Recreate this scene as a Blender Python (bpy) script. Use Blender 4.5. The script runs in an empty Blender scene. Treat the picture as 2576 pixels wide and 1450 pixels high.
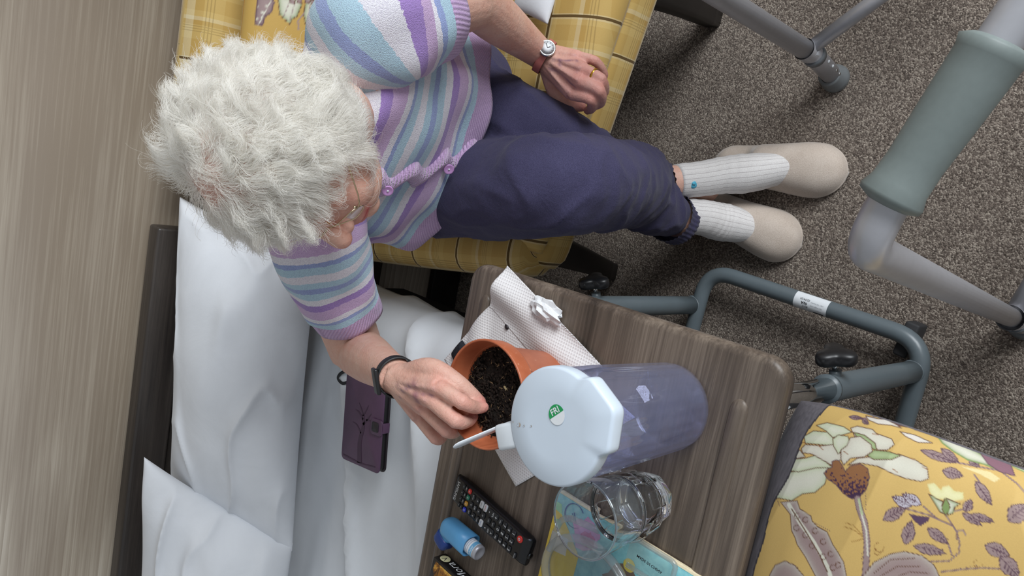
import bpy, bmesh, math, random
import numpy as np
from mathutils import Vector, Matrix, noise
random.seed(7); RNG = np.random.default_rng(7)
scn = bpy.context.scene
COL = scn.collection

# ------------------------------------------------------------------ camera (a phone held sideways, looking down at the chair)
FPX, YAW, PITCH, ROLL = 1850.0, 12.5, 46.05, 1.77
CAM = np.array([0.0, 0.0, 1.42])
_y, _p, _r = (math.radians(a) for a in (YAW, PITCH, ROLL))
_f = np.array([-math.sin(_y) * math.cos(_p), math.cos(_y) * math.cos(_p), -math.sin(_p)])
_rt = np.array([math.cos(_y), math.sin(_y), 0.0]); _up = np.cross(_rt, _f)
CR = _rt * math.cos(_r) + _up * math.sin(_r); CU = -_rt * math.sin(_r) + _up * math.cos(_r); CF = _f
cd = bpy.data.cameras.new('camera'); cd.sensor_width = 36; cd.lens = FPX / 2576 * 36; cd.clip_start = 0.02
cam = bpy.data.objects.new('camera', cd); COL.objects.link(cam)
X, Y, Z = -CU, CR, -CF
cam.matrix_world = Matrix(((X[0], Y[0], Z[0], CAM[0]), (X[1], Y[1], Z[1], CAM[1]), (X[2], Y[2], Z[2], CAM[2]), (0, 0, 0, 1)))
scn.camera = cam

def ray(x, y): return CR * ((725 - y) / FPX) + CU * ((1288 - x) / FPX) + CF
def P(x, y, z):
    "the point at height z that the photograph shows at pixel x, y"
    d = ray(x, y); return CAM + d * ((z - CAM[2]) / d[2])
def PY(x, y, Yv):
    d = ray(x, y); return CAM + d * ((Yv - CAM[1]) / d[1])
def proj(V):
    d = np.asarray(V) - CAM; z = d @ CF
    return np.stack([1288 - FPX * (d @ CU) / z, 725 - FPX * (d @ CR) / z], -1)

# ------------------------------------------------------------------ light
w = bpy.data.worlds.new('room_light'); scn.world = w; w.use_nodes = True
w.node_tree.nodes['Background'].inputs[0].default_value = (0.90, 0.95, 1.0, 1)
w.node_tree.nodes['Background'].inputs[1].default_value = 0.31
def area(name, loc, aim, sx, sy, e, col):
    l = bpy.data.lights.new(name, 'AREA'); l.shape = 'RECTANGLE'; l.size = sx; l.size_y = sy; l.energy = e; l.color = col
    o = bpy.data.objects.new(name, l); COL.objects.link(o); o.location = loc
    o.rotation_euler = (Vector(aim) - Vector(loc)).to_track_quat('-Z', 'Y').to_euler(); return o
area('window_daylight', (2.1, -0.9, 1.9), (-0.25, 0.75, 0.5), 1.5, 1.4, 82, (0.93, 0.97, 1.0))
scn.view_settings.view_transform = 'Standard'; scn.view_settings.look = 'None'
scn.view_settings.gamma = 1; scn.view_settings.use_curve_mapping = False
scn.view_settings.exposure = 0.35
scn.cycles.transparent_max_bounces = 40; scn.cycles.transmission_bounces = 24; scn.cycles.max_bounces = 24

# ------------------------------------------------------------------ helpers: materials
def S(r, g, b):
    f = lambda c: (c / 255 / 12.92) if c / 255 <= 0.04045 else ((c / 255 + 0.055) / 1.055) ** 2.4
    return (f(r), f(g), f(b), 1.0)
class NT:
    def __init__(s, name, rough=0.6, metal=0.0, spec=0.5):
        s.m = bpy.data.materials.new(name); s.m.use_nodes = True; s.t = s.m.node_tree; s.b = s.t.nodes['Principled BSDF']
        s.b.inputs['Roughness'].default_value = rough; s.b.inputs['Metallic'].default_value = metal
        s.b.inputs['Specular IOR Level'].default_value = spec
    def n(s, typ, **k):
        nd = s.t.nodes.new(typ)
        for a, v in k.items(): setattr(nd, a, v)
        return nd
    def l(s, a, b): s.t.links.new(a, b)
    def col(s, c):
        if isinstance(c, tuple): s.b.inputs['Base Color'].default_value = c
        else: s.l(c, s.b.inputs['Base Color'])
        return s
    def pos(s, scale=(1, 1, 1), rot=(0, 0, 0)):
        tc = s.n('ShaderNodeTexCoord'); mp = s.n('ShaderNodeMapping')
        mp.inputs['Scale'].default_value = scale; mp.inputs['Rotation'].default_value = rot
        s.l(tc.outputs['Object'], mp.inputs['Vector']); return mp.outputs['Vector']
    def attr(s, name, out='Vector'):
        a = s.n('ShaderNodeAttribute'); a.attribute_name = name; return a.outputs[out]
    def noise(s, vec, scale, detail=4, rough=0.55, dist=0.0, out='Fac'):
        nd = s.n('ShaderNodeTexNoise'); nd.inputs['Scale'].default_value = scale; nd.inputs['Detail'].default_value = detail
        nd.inputs['Roughness'].default_value = rough; nd.inputs['Distortion'].default_value = dist
        if vec is not None: s.l(vec, nd.inputs['Vector'])
        return nd.outputs[out]
    def voro(s, vec, scale, out='Distance', feature='F1'):
        nd = s.n('ShaderNodeTexVoronoi', feature=feature); nd.inputs['Scale'].default_value = scale
        s.l(vec, nd.inputs['Vector']); return nd.outputs[out]
    def ramp(s, fac, stops, interp='LINEAR'):
        nd = s.n('ShaderNodeValToRGB'); cr = nd.color_ramp; cr.interpolation = interp
        while len(cr.elements) < len(stops): cr.elements.new(0.5)
        for e, (p, c) in zip(cr.elements, stops): e.position = p
        for e, (p, c) in zip(cr.elements, stops): e.position = p; e.color = c
        s.l(fac, nd.inputs['Fac']); return nd.outputs['Color']
    def math(s, op, a, b=None):
        nd = s.n('ShaderNodeMath', operation=op)
        for i, v in enumerate((a, b)):
            if v is None: continue
            if isinstance(v, (int, float)): nd.inputs[i].default_value = v
            else: s.l(v, nd.inputs[i])
        return nd.outputs[0]
    def mix(s, fac, a, b, mode='MIX'):
        nd = s.n('ShaderNodeMix', data_type='RGBA', blend_type=mode)
        for i, v in ((0, fac), (6, a), (7, b)):
            if isinstance(v, (int, float, tuple)): nd.inputs[i].default_value = v
            else: s.l(v, nd.inputs[i])
        return nd.outputs[2]
    def bump(s, h, strength=0.3, dist=0.002):
        nd = s.n('ShaderNodeBump'); nd.inputs['Strength'].default_value = strength; nd.inputs['Distance'].default_value = dist
        s.l(h, nd.inputs['Height']); s.l(nd.outputs[0], s.b.inputs['Normal']); return s
    def sheen(s, v, r=0.4): s.b.inputs['Sheen Weight'].default_value = v; s.b.inputs['Sheen Roughness'].default_value = r; return s
def plain(name, c, rough=0.5, metal=0.0, spec=0.5, var=0.08, scale=60, bump=0.0):
    t = NT(name, rough, metal, spec); v = t.pos(); f = t.noise(v, scale, 5)
    lo = tuple(x * (1 - var) for x in c[:3]) + (1,); hi = tuple(min(1, x * (1 + var)) for x in c[:3]) + (1,)
    t.col(t.ramp(f, [(0.3, lo), (0.7, hi)]))
    if bump: t.bump(f, bump, 0.001)
    return t.m
def thin_clear(name, tint, rough=0.03, edge=1.45, body=0.0, bodycol=(1, 1, 1, 1)):
    "thin clear plastic: what is behind shows through with a tint, the surface reflects by its angle"
    t = NT(name, rough); nt = t.t
    tr = t.n('ShaderNodeBsdfTransparent'); tr.inputs[0].default_value = tint
    gl = t.n('ShaderNodeBsdfGlossy'); gl.inputs['Roughness'].default_value = rough; gl.inputs[0].default_value = (0.95, 0.97, 1, 1)
    lw = t.n('ShaderNodeLayerWeight'); lw.inputs[0].default_value = 0.5; f0 = ((edge - 1) / (edge + 1)) ** 2
    frv = t.math('ADD', t.math('MULTIPLY', t.math('POWER', lw.outputs['Facing'], 4.5), 0.9 - f0), f0)
    df = t.n('ShaderNodeBsdfTranslucent'); df.inputs[0].default_value = bodycol
    d2 = t.n('ShaderNodeBsdfDiffuse'); d2.inputs[0].default_value = bodycol
    m0 = t.n('ShaderNodeMixShader'); m0.inputs[0].default_value = 0.5; t.l(df.outputs[0], m0.inputs[1]); t.l(d2.outputs[0], m0.inputs[2])
    m1 = t.n('ShaderNodeMixShader'); m1.inputs[0].default_value = body; t.l(tr.outputs[0], m1.inputs[1]); t.l(m0.outputs[0], m1.inputs[2])
    m2 = t.n('ShaderNodeMixShader'); t.l(frv, m2.inputs[0]); t.l(m1.outputs[0], m2.inputs[1]); t.l(gl.outputs[0], m2.inputs[2])
    t.l(m2.outputs[0], nt.nodes['Material Output'].inputs['Surface']); return t.m
def glass(name, c=(1, 1, 1, 1), ior=1.5, rough=0.0):
    t = NT(name, rough); t.col(c); t.b.inputs['Transmission Weight'].default_value = 1; t.b.inputs['IOR'].default_value = ior
    return t.m

# ------------------------------------------------------------------ helpers: meshes and objects
def link(o, parent=None, label=None, cat=None, group=None, kind=None):
    COL.objects.link(o)
    if parent is not None:
        o.parent = parent
        o.matrix_parent_inverse = Matrix.Translation(-parent.location) if parent.type == 'EMPTY' else Matrix.Identity(4)
    for k, v in (('label', label), ('category', cat), ('group', group), ('kind', kind)):
        if v: o[k] = v
    return o
def thing(name, label, cat, loc, group=None):
    o = bpy.data.objects.new(name, None); o.empty_display_size = 0.05; o.location = Vector(loc)
    return link(o, None, label, cat, group)
def mk(name, V, Fc, mat, parent=None, smooth=True, attrs=None, recalc=False, **kw):
    me = bpy.data.meshes.new(name); V = np.asarray(V, float)
    me.from_pydata([tuple(v) for v in V], [], [tuple(int(i) for i in f) for f in Fc]); me.update()
    if smooth: me.polygons.foreach_set('use_smooth', np.ones(len(me.polygons), bool))
    for an, arr in (attrs or {}).items():
        arr = np.asarray(arr, np.float32)
        if arr.ndim == 1: a = me.attributes.new(an, 'FLOAT', 'POINT'); a.data.foreach_set('value', arr)
        elif arr.shape[1] == 3: a = me.attributes.new(an, 'FLOAT_VECTOR', 'POINT'); a.data.foreach_set('vector', arr.ravel())
        else: a = me.attributes.new(an, 'FLOAT_COLOR', 'POINT'); a.data.foreach_set('color', arr.ravel())
    if recalc:
        bm = bmesh.new(); bm.from_mesh(me); bmesh.ops.recalc_face_normals(bm, faces=bm.faces); bm.to_mesh(me); bm.free()
    if mat is not None: me.materials.append(mat)
    return link(bpy.data.objects.new(name, me), parent, **kw)
def mverts0(me): q = np.empty(len(me.vertices) * 3, np.float32); me.vertices.foreach_get('co', q); return q.reshape(-1, 3).astype(float)
def joinm(*parts):
    V, Fc, n = [], [], 0
    for v, f in parts:
        V.append(np.asarray(v, float)); Fc += [tuple(i + n for i in q) for q in f]; n += len(v)
    return np.concatenate(V), Fc
def gridf(nu, nv, wrapu=False, base=0):
    Fc = []
    for j in range(nv - 1):
        for i in range(nu if wrapu else nu - 1):
            i2 = (i + 1) % nu
            Fc.append((base + j * nu + i, base + j * nu + i2, base + (j + 1) * nu + i2, base + (j + 1) * nu + i))
    return Fc
def loft(rings, cap0=True, cap1=True):
    R = np.asarray(rings, float); m, n = R.shape[:2]; V = R.reshape(-1, 3); Fc = gridf(n, m, True)
    if cap0: V = np.vstack([V, R[0].mean(0)]); k = len(V) - 1; Fc += [(k, (i + 1) % n, i) for i in range(n)]
    if cap1: V = np.vstack([V, R[-1].mean(0)]); k = len(V) - 1; b = (m - 1) * n; Fc += [(k, b + i, b + (i + 1) % n) for i in range(n)]
    return V, Fc
def frames(pts, up=None):
    pts = np.asarray(pts, float); T = np.gradient(pts, axis=0); T /= np.linalg.norm(T, axis=1)[:, None] + 1e-12
    u = np.array(up if up is not None else ((0, 0, 1) if abs(T[0][2]) < 0.9 else (1, 0, 0)), float); N = []
    for t in T:
        u = u - t * (u @ t); u /= np.linalg.norm(u); N.append(u.copy())
    N = np.array(N); return T, N, np.cross(T, N)
def spline(pts, n):
    "Catmull-Rom through pts, n samples; pts may carry extra columns (radii)"
    p = np.asarray(pts, float); k = len(p); q = np.vstack([2 * p[0] - p[1], p, 2 * p[-1] - p[-2]]); out = []
    for s in np.linspace(0, k - 1, n):
        i = min(int(s), k - 2); t = s - i; a, b, c, d = q[i:i + 4]
        out.append(0.5 * (2 * b + (c - a) * t + (2 * a - 5 * b + 4 * c - d) * t * t + (3 * b - a - 3 * c + d) * t ** 3))
    return np.array(out)
def tubem(pts, r, n=12, up=None, cap=True, flat=1.0):
    pts = np.asarray(pts, float); r = np.broadcast_to(np.asarray(r, float), (len(pts),))
    T, N, B = frames(pts, up); a = np.linspace(0, 2 * math.pi, n, endpoint=False)
    R = pts[:, None] + r[:, None, None] * (np.cos(a)[None, :, None] * N[:, None] * flat + np.sin(a)[None, :, None] * B[:, None])
    return loft(R, cap, cap)
def bend(pts, rad, n=8):
    "round the inner corners of a polyline"
    pts = [np.asarray(p, float) for p in pts]; out = [pts[0]]
    for a, b, c in zip(pts, pts[1:], pts[2:]):
        d0 = (a - b) / np.linalg.norm(a - b); d1 = (c - b) / np.linalg.norm(c - b)
        rr = min(rad, np.linalg.norm(a - b) * .49, np.linalg.norm(c - b) * .49); p0, p1 = b + d0 * rr, b + d1 * rr
        for t in np.linspace(0, 1, n): out.append((1 - t) ** 2 * p0 + 2 * t * (1 - t) * b + t * t * p1)
    return np.array(out + [pts[-1]])
def lathem(prof, c, n=48, close=False, axis=None, mod=None):
    "prof: (radius, height) pairs; mod(angle array, index) scales the radius"
    a = np.linspace(0, 2 * math.pi, n, endpoint=False); R = []
    for i, (r, h) in enumerate(prof):
        rr = r * (mod(a, i) if mod else 1.0); R.append(np.stack([rr * np.cos(a), rr * np.sin(a), np.full(n, h)], 1))
    R = np.array(R)
    if axis is not None:
        q = Vector((0, 0, 1)).rotation_difference(Vector(axis)).to_matrix(); R = R @ np.array(q).T
    return loft(R + np.asarray(c, float), prof[0][0] > 1e-6 and not close, prof[-1][0] > 1e-6 and not close)
def rboxm(sx, sy, sz, r=0.004, seg=3, M=None):
    bm = bmesh.new(); bmesh.ops.create_cube(bm, size=1); bmesh.ops.scale(bm, vec=(sx, sy, sz), verts=bm.verts)
    if r > 0: bmesh.ops.bevel(bm, geom=list(bm.edges), offset=r, segments=seg, profile=0.5, affect='EDGES')
    if M is not None: bmesh.ops.transform(bm, matrix=M, verts=bm.verts)
    bm.verts.index_update(); V = [tuple(v.co) for v in bm.verts]; Fc = [tuple(v.index for v in f.verts) for f in bm.faces]; bm.free()
    return np.array(V), Fc
def xf(V, M):
    V = np.asarray(V, float); M = np.array(M); return V @ M[:3, :3].T + M[:3, 3]
def frameM(o, xax, yax):
    "matrix with x along xax, y as close to yax as it gets"
    x = Vector(xax).normalized(); z = x.cross(Vector(yax)).normalized(); y = z.cross(x)
    return Matrix(((x[0], y[0], z[0], o[0]), (x[1], y[1], z[1], o[1]), (x[2], y[2], z[2], o[2]), (0, 0, 0, 1)))
def rrect(sx, sy, r, n=6):
    pts = []
    for cx, cy, a0 in ((sx - r, sy - r, 0), (-sx + r, sy - r, 90), (-sx + r, -sy + r, 180), (sx - r, -sy + r, 270)):
        for k in range(n + 1):
            a = math.radians(a0 + 90 * k / n); pts.append((cx + r * math.cos(a), cy + r * math.sin(a)))
    return np.array(pts)
def plate(outline, z0, z1, r=0.003, k=4):
    "a slab with rounded top and bottom edges from a 2-D outline around its own middle"
    o = np.asarray(outline, float); c = o.mean(0); R = []
    nrm = o - c; nrm /= np.linalg.norm(nrm, axis=1)[:, None]
    for t in np.linspace(0, math.pi / 2, k): R.append(np.c_[o - nrm * r * (1 - math.sin(t)), np.full(len(o), z0 + r * (1 - math.cos(t)))])
    for t in np.linspace(0, math.pi / 2, k): R.append(np.c_[o - nrm * r * (1 - math.cos(t)), np.full(len(o), z1 - r * (1 - math.sin(t)))])
    return loft(R)
def textm(s, size, align='CENTER', shear=0.0, depth=0.0, bold=0.0):
    cu = bpy.data.curves.new('t', 'FONT'); cu.body = s; cu.size = size; cu.align_x = align; cu.align_y = 'CENTER'; cu.shear = shear
    cu.extrude = depth; cu.offset = bold; cu.resolution_u = 3
    o = bpy.data.objects.new('t', cu); COL.objects.link(o); dg = bpy.context.evaluated_depsgraph_get()
    me = bpy.data.meshes.new_from_object(o.evaluated_get(dg)); V = np.array([tuple(v.co) for v in me.vertices]).reshape(-1, 3)
    Fc = [tuple(p.vertices) for p in me.polygons]; bpy.data.objects.remove(o); bpy.data.curves.remove(cu); bpy.data.meshes.remove(me)
    return V, Fc
def fbm(V, scale, octs=3, seed=0.0):
    out = np.zeros(len(V))
    for i, v in enumerate(V):
        out[i] = noise.fractal(Vector(v) * scale + Vector((seed, seed * 1.7, -seed)), 1.0, 2.0, octs)
    return out
def cushionm(c00, c10, c11, c01, ht, hb, nrm, n=40, pinch=0.05, wr=0.0, wsc=6.0, seed=0.0, p=2.4, m=None, rnd=0.0):
    "stuffed cushion between four corner points; returns verts, faces and grid size"
    m = m or n; s = np.linspace(-1, 1, n); t = np.linspace(-1, 1, m)
    s = np.sign(s) * (1 - (1 - abs(s)) ** 1.25); t = np.sign(t) * (1 - (1 - abs(t)) ** 1.25)
    Sg, Tg = np.meshgrid(s, t); s2 = Sg * (1 - pinch * (1 - Tg ** 2)); t2 = Tg * (1 - pinch * (1 - Sg ** 2))
    s2, t2 = s2 * np.sqrt(1 - rnd * t2 ** 4 * .5), t2 * np.sqrt(1 - rnd * s2 ** 4 * .5); a, b = (s2 + 1) / 2, (t2 + 1) / 2; c = [np.asarray(q, float) for q in (c00, c10, c11, c01)]
    B = ((1 - a) * (1 - b))[..., None] * c[0] + (a * (1 - b))[..., None] * c[1] + (a * b)[..., None] * c[2] + ((1 - a) * b)[..., None] * c[3]
    h = np.sqrt(np.clip((1 - abs(Sg) ** p) * (1 - abs(Tg) ** p), 0, 1)); nv = np.asarray(nrm, float); nv = nv / np.linalg.norm(nv)
    top = (B + (h * ht)[..., None] * nv).reshape(-1, 3); bot = (B - (h * hb)[..., None] * nv).reshape(-1, 3)
    if wr:
        hh = np.minimum(1, h.ravel() * 1.6)
        w1 = fbm(top * np.array([.6, 1, 1]), wsc, 2, seed) * .6; w2 = 1 - 2.6 * abs(fbm(top * np.array([.45, 1.3, 1.3]), wsc * .8, 2, seed + 5)); top = top + (hh * wr * (w1 + .8 * np.clip(w2, 0, 1) ** 3))[:, None] * nv
    N = n * m; Fc = gridf(n, m); Fb = [tuple(i + N for i in reversed(f)) for f in gridf(n, m)]
    per = list(range(n)) + [j * n + n - 1 for j in range(1, m)] + [(m - 1) * n + i for i in range(n - 2, -1, -1)] + [j * n for j in range(m - 2, 0, -1)]
    mp = {N + i: i for i in per}; Fb = [tuple(mp.get(i, i) for i in f) for f in Fb]
    V = np.vstack([top, bot]); used = sorted({i for f in Fc + Fb for i in f}); re = {o: k for k, o in enumerate(used)}
    return V[used], [tuple(re[i] for i in f) for f in Fc + Fb], Sg, Tg

# ------------------------------------------------------------------ shared materials
def wood(name, c_lo, c_mid, c_hi, rough=0.45, k=1.0, bmp=0.05):
    "laminate with the grain along x"
    t = NT(name, rough); v = t.pos((1.0 * k, 9 * k, 9 * k)); wp = t.noise(v, 1.1, 3, 0.5, 0.3, 'Color')
    v2 = t.n('ShaderNodeVectorMath', operation='MULTIPLY_ADD'); t.l(wp, v2.inputs[0]); v2.inputs[1].default_value = (0.3, 0.5, 0.5); t.l(v, v2.inputs[2])
    broad = t.noise(v2.outputs[0], 1.6, 4, 0.55, 0.5); vf = t.pos((3.0 * k, 150 * k, 150 * k)); fine = t.noise(vf, 2.0, 5, 0.7); vm = t.pos((1.6 * k, 46 * k, 46 * k)); mid = t.noise(vm, 1.5, 4, 0.6, 0.4)
    f = t.math('ADD', t.math('MULTIPLY', broad, 0.42), t.math('ADD', t.math('MULTIPLY', fine, 0.30), t.math('MULTIPLY', mid, 0.28)))
    t.col(t.ramp(f, [(0.36, c_lo), (0.50, c_mid), (0.64, c_hi)])); t.bump(fine, bmp, 0.0008); return t.m
M_tabletop = wood('table_laminate', S(52, 44, 38), S(94, 82, 72), S(140, 126, 112), 0.40)
M_wall = None
M_grey = plain('grey_enamel', S(96, 106, 111), 0.33, 0.0, 0.5, 0.03)
M_chrome = plain('chrome', S(196, 198, 198), 0.09, 1.0)
M_black = plain('black_plastic', S(26, 26, 28), 0.38, 0, 0.5, 0.1)
M_white = plain('white_plastic', S(214, 220, 226), 0.34, 0, 0.5, 0.03)
M_paperwhite = plain('white_label', S(228, 232, 236), 0.5, 0, 0.4, 0.02)
M_ink = plain('dark_print', S(36, 36, 42), 0.6)
M_darkwood = plain('black_stained_wood', S(26, 23, 22), 0.45, 0, 0.4, 0.2, 30)
M_alu = plain('brushed_aluminium', S(176, 176, 181), 0.36, 0.35, 0.6, 0.04, 90)
def linen(name, c, sc=9.0, b=0.25):
    t = NT(name, 0.85, 0, 0.2); v = t.pos(); f = t.noise(v, sc, 6, 0.6, 0.5); wv = t.noise(v, 900, 2)
    lo = tuple(x * .93 for x in c[:3]) + (1,); t.col(t.ramp(f, [(0.35, lo), (0.65, c)]))
    t.bump(t.math('ADD', f, t.math('MULTIPLY', wv, 0.05)), b, 0.006); t.sheen(0.15); return t.m
M_linen = linen('white_cotton', S(222, 225, 230))
M_sheet = linen('white_sheet', S(224, 228, 233), 6.0, 0.15)
def plaid():
    t = NT('yellow_plaid', 0.75, 0, 0.25); v = t.attr('pc'); sp = t.n('ShaderNodeSeparateXYZ'); t.l(v, sp.inputs[0])
    A, B_, C_ = S(190, 158, 92), S(204, 176, 112), S(216, 202, 164); tones, lines = [], []
    for k, per in ((0, 0.125), (1, 0.150)):
        fr = t.math('FRACT', t.math('DIVIDE', sp.outputs[k], per))
        tones.append(t.ramp(fr, [(0.0, A), (0.20, B_), (0.27, C_), (0.345, A), (0.60, B_), (0.80, S(180, 146, 80)), (0.86, C_), (0.915, B_)], 'CONSTANT'))
        W, K = (0, 0, 0, 1), (1, 1, 1, 1); h = (0.32, 0.32, 0.32, 1)
        lines.append(t.ramp(fr, [(0.0, W), (0.295, K), (0.332, W), (0.70, h), (0.712, W), (0.735, h), (0.747, W), (0.77, h), (0.782, W)], 'CONSTANT'))
    base = t.mix(0.5, tones[0], tones[1]); ln = t.mix(1.0, lines[0], lines[1], 'LIGHTEN')
    c = t.mix(ln, base, S(88, 68, 38)); nz = t.noise(t.pos(), 700, 2); c = t.mix(t.math('MULTIPLY', nz, 0.35), c, t.mix(0.5, c, S(150, 115, 45)))
    t.col(c); t.bump(nz, 0.12, 0.0008); t.sheen(0.2); return t.m
M_plaid = plaid()
def painted(name, rough=0.7, fine=800, sheen=0.1):
    t = NT(name, rough, 0, 0.3); c = t.attr('paint', 'Color'); nz = t.noise(t.pos(), fine, 2)
    t.col(t.mix(t.math('MULTIPLY', nz, 0.25), c, t.mix(0.6, c, (0.25, 0.2, 0.15, 1), 'MULTIPLY'))); t.bump(nz, 0.08, 0.0006); t.sheen(sheen); return t.m
M_paint = painted('printed_fabric', 0.6)

# painting of printed fabrics: polygons and lines on the cloth's own points
class Paint:
    def __init__(s, px, base): s.p = np.asarray(px, float); s.c = np.tile(np.array(base[:3]), (len(s.p), 1))
    def near(s, q, m): lo, hi = q.min(0) - m, q.max(0) + m; return np.where(((s.p > lo) & (s.p < hi)).all(1))[0]
    def put(s, idx, a, col):
        a = np.clip(a, 0, 1)[:, None]; col = np.asarray(col); col = col[:3] if col.ndim == 1 else col
        s.c[idx] = s.c[idx] * (1 - a) + col * a
    def segd(s, X, a, b):
        d = b - a; t = np.clip(((X - a) @ d) / max(d @ d, 1e-9), 0, 1); return np.linalg.norm(X - a - t[:, None] * d, axis=1)
    def poly(s, q, col, line=None, lw=2.2, soft=1.6, tint=None, tw=14, tamt=0.7):
        q = np.asarray(q, float); i = s.near(q, lw + 3)
        if not len(i): return
        X = s.p[i]; ins = np.zeros(len(X), bool); d = np.full(len(X), 1e9)
        for a, b in zip(q, np.roll(q, -1, 0)):
            d = np.minimum(d, s.segd(X, a, b)); c = (a[1] > X[:, 1]) != (b[1] > X[:, 1])
            with np.errstate(all='ignore'): ins ^= c & (X[:, 0] < (b[0] - a[0]) * (X[:, 1] - a[1]) / (b[1] - a[1] + 1e-12) + a[0])
        sd = np.where(ins, -d, d); s.put(i, 0.5 - sd / soft, col(X) if callable(col) else col)
        if tint is not None: s.put(i, np.where(ins, tamt * np.exp(-d / tw), 0), tint)
        if line is not None: s.put(i, 0.5 - (d - max(lw, 2.2) / 2) / soft, line)
    def line(s, q, wd, col, soft=1.5):
        q = np.asarray(q, float); i = s.near(q, wd + 3)
        if not len(i): return
        X = s.p[i]; d = np.full(len(X), 1e9)
        for a, b in zip(q, q[1:]): d = np.minimum(d, s.segd(X, a, b))
        s.put(i, 0.5 - (d - max(wd, 2.0) / 2) / soft, col)
    def leaf(s, a, b, wd, col, line, vein=None, wav=0.0):
        a, b = np.array(a, float), np.array(b, float); d = b - a; n = np.array([-d[1], d[0]]) / np.linalg.norm(d); t = np.linspace(0, 1, 12)
        pr = np.sin(np.pi * t ** .85) * wd / 2 * (1 + wav * np.sin(t * 25)); c = a + t[:, None] * d
        s.poly(np.vstack([c + pr[:, None] * n, (c - pr[:, None] * n)[::-1]]), col, line, 1.4)
        if vein is not None:
            s.line([a, b], 1.2, vein)
            for k in (.3, .45, .6, .75): s.line([a + d * k, a + d * (k + .12) + n * wd * .3], .8, vein); s.line([a + d * k, a + d * (k + .12) - n * wd * .3], .8, vein)
    def rgba(s): return np.c_[s.c, np.ones(len(s.c))]

# ------------------------------------------------------------------ the room
def carpet():
    t = NT('brown_fleck_carpet', 0.95, 0, 0.1); v = t.pos()
    ce = t.n('ShaderNodeTexVoronoi', feature='F1'); ce.inputs['Scale'].default_value = 410; t.l(v, ce.inputs['Vector'])
    bw = t.n('ShaderNodeRGBToBW'); t.l(ce.outputs['Color'], bw.inputs[0]); big = t.noise(v, 6, 3); fi = t.noise(v, 900, 3, 0.7)
    f = t.math('ADD', t.math('MULTIPLY', bw.outputs[0], 0.6), t.math('ADD', t.math('MULTIPLY', fi, 0.5), t.math('MULTIPLY', big, 0.12)))
    c = t.ramp(f, [(0.28, S(70, 60, 54)), (0.46, S(116, 104, 95)), (0.64, S(148, 134, 123)), (0.86, S(214, 200, 185))])
    t.col(c); t.bump(t.math('SUBTRACT', fi, ce.outputs['Distance']), 0.9, 0.004); t.sheen(0.1); return t.m
V, Fc = rboxm(6.4, 6.4, 0.04, 0); mk('floor', V + np.array([0, -1.6, -0.02]), Fc, carpet(), smooth=False, kind='structure', label='dark brown flecked carpet across the room', cat='floor')
def wallwood():
    t = NT('pale_ash_panel', 0.5, 0, 0.35); v = t.pos((0.5, 1, 3.4)); wp = t.noise(v, 1.5, 3, 0.5, 0.5, 'Color')
    v2 = t.n('ShaderNodeVectorMath', operation='MULTIPLY_ADD'); t.l(wp, v2.inputs[0]); v2.inputs[1].default_value = (0.4, 0.4, 0.55); t.l(v, v2.inputs[2])
    wv = t.n('ShaderNodeTexWave', wave_type='BANDS', bands_direction='Z', wave_profile='SAW'); wv.inputs['Scale'].default_value = 5.5; wv.inputs['Distortion'].default_value = 2.2; wv.inputs['Detail'].default_value = 3
    wv.inputs['Detail Scale'].default_value = 0.9; t.l(v2.outputs[0], wv.inputs['Vector'])
    vf = t.pos((1.0, 1, 75)); fi = t.noise(vf, 2.6, 5, 0.65); fo = t.noise(v2.outputs[0], 1.3, 3); pk = t.noise(v, 0.8, 2)
    zone = t.ramp(fo, [(0.42, (0, 0, 0, 1)), (0.62, (1, 1, 1, 1))])
    f = t.math('ADD', t.math('MULTIPLY', t.math('MULTIPLY', wv.outputs['Fac'], zone), 0.38), t.math('ADD', t.math('MULTIPLY', fi, 0.34), t.math('MULTIPLY', fo, 0.5)))
    c = t.ramp(f, [(0.34, S(142, 128, 111)), (0.46, S(174, 162, 145)), (0.60, S(200, 190, 174)), (0.76, S(218, 211, 197))])
    c = t.mix(t.ramp(pk, [(0.4, (0, 0, 0, 1)), (0.7, (0.4, 0.4, 0.4, 1))]), c, S(184, 174, 166)); t.col(c); t.bump(fi, 0.06, 0.001); return t.m
WY = 1.56
V, Fc = rboxm(6.4, 0.1, 2.6, 0); mk('wall_back', V + np.array([0, WY + 0.05, 1.3]), Fc, wallwood(), smooth=False, kind='structure', label='pale ash wood panelled wall behind the bed', cat='wall')
V, Fc = rboxm(6.4, 0.018, 0.1, 0.004); mk('baseboard_back', V + np.array([0, WY - 0.0095, 0.052]), Fc, M_darkwood, kind='structure', label='dark baseboard along the panelled wall', cat='baseboard')

# tall ash cupboard added out of view to keep window light off the wall
WD = thing('occluder', 'tall pale ash wardrobe added out of view to shade the panelled wall', 'occluder', (1.1, 1.27, 0))
M_occl = wood('occluder_ash', S(134, 120, 108), S(162, 149, 136), S(186, 176, 163), 0.5, 0.8)
V, Fc = rboxm(0.7, 0.5, 2.08, 0.004); mk('carcass', V + np.array([1.1, 1.285, 1.042]), Fc, M_occl, WD)
for sx in (-1, 1):
    V, Fc = rboxm(0.345, 0.02, 2.0, 0.003); dr_ = mk('occluder_door', V + np.array([1.1 + sx * 0.175, 1.024, 1.05]), Fc, M_occl, WD)
    V, Fc = rboxm(0.012, 0.02, 0.14, 0.004); mk('door_handle', V + np.array([1.1 + sx * 0.03, 1.005, 1.05]), Fc, M_chrome, dr_)
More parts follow.
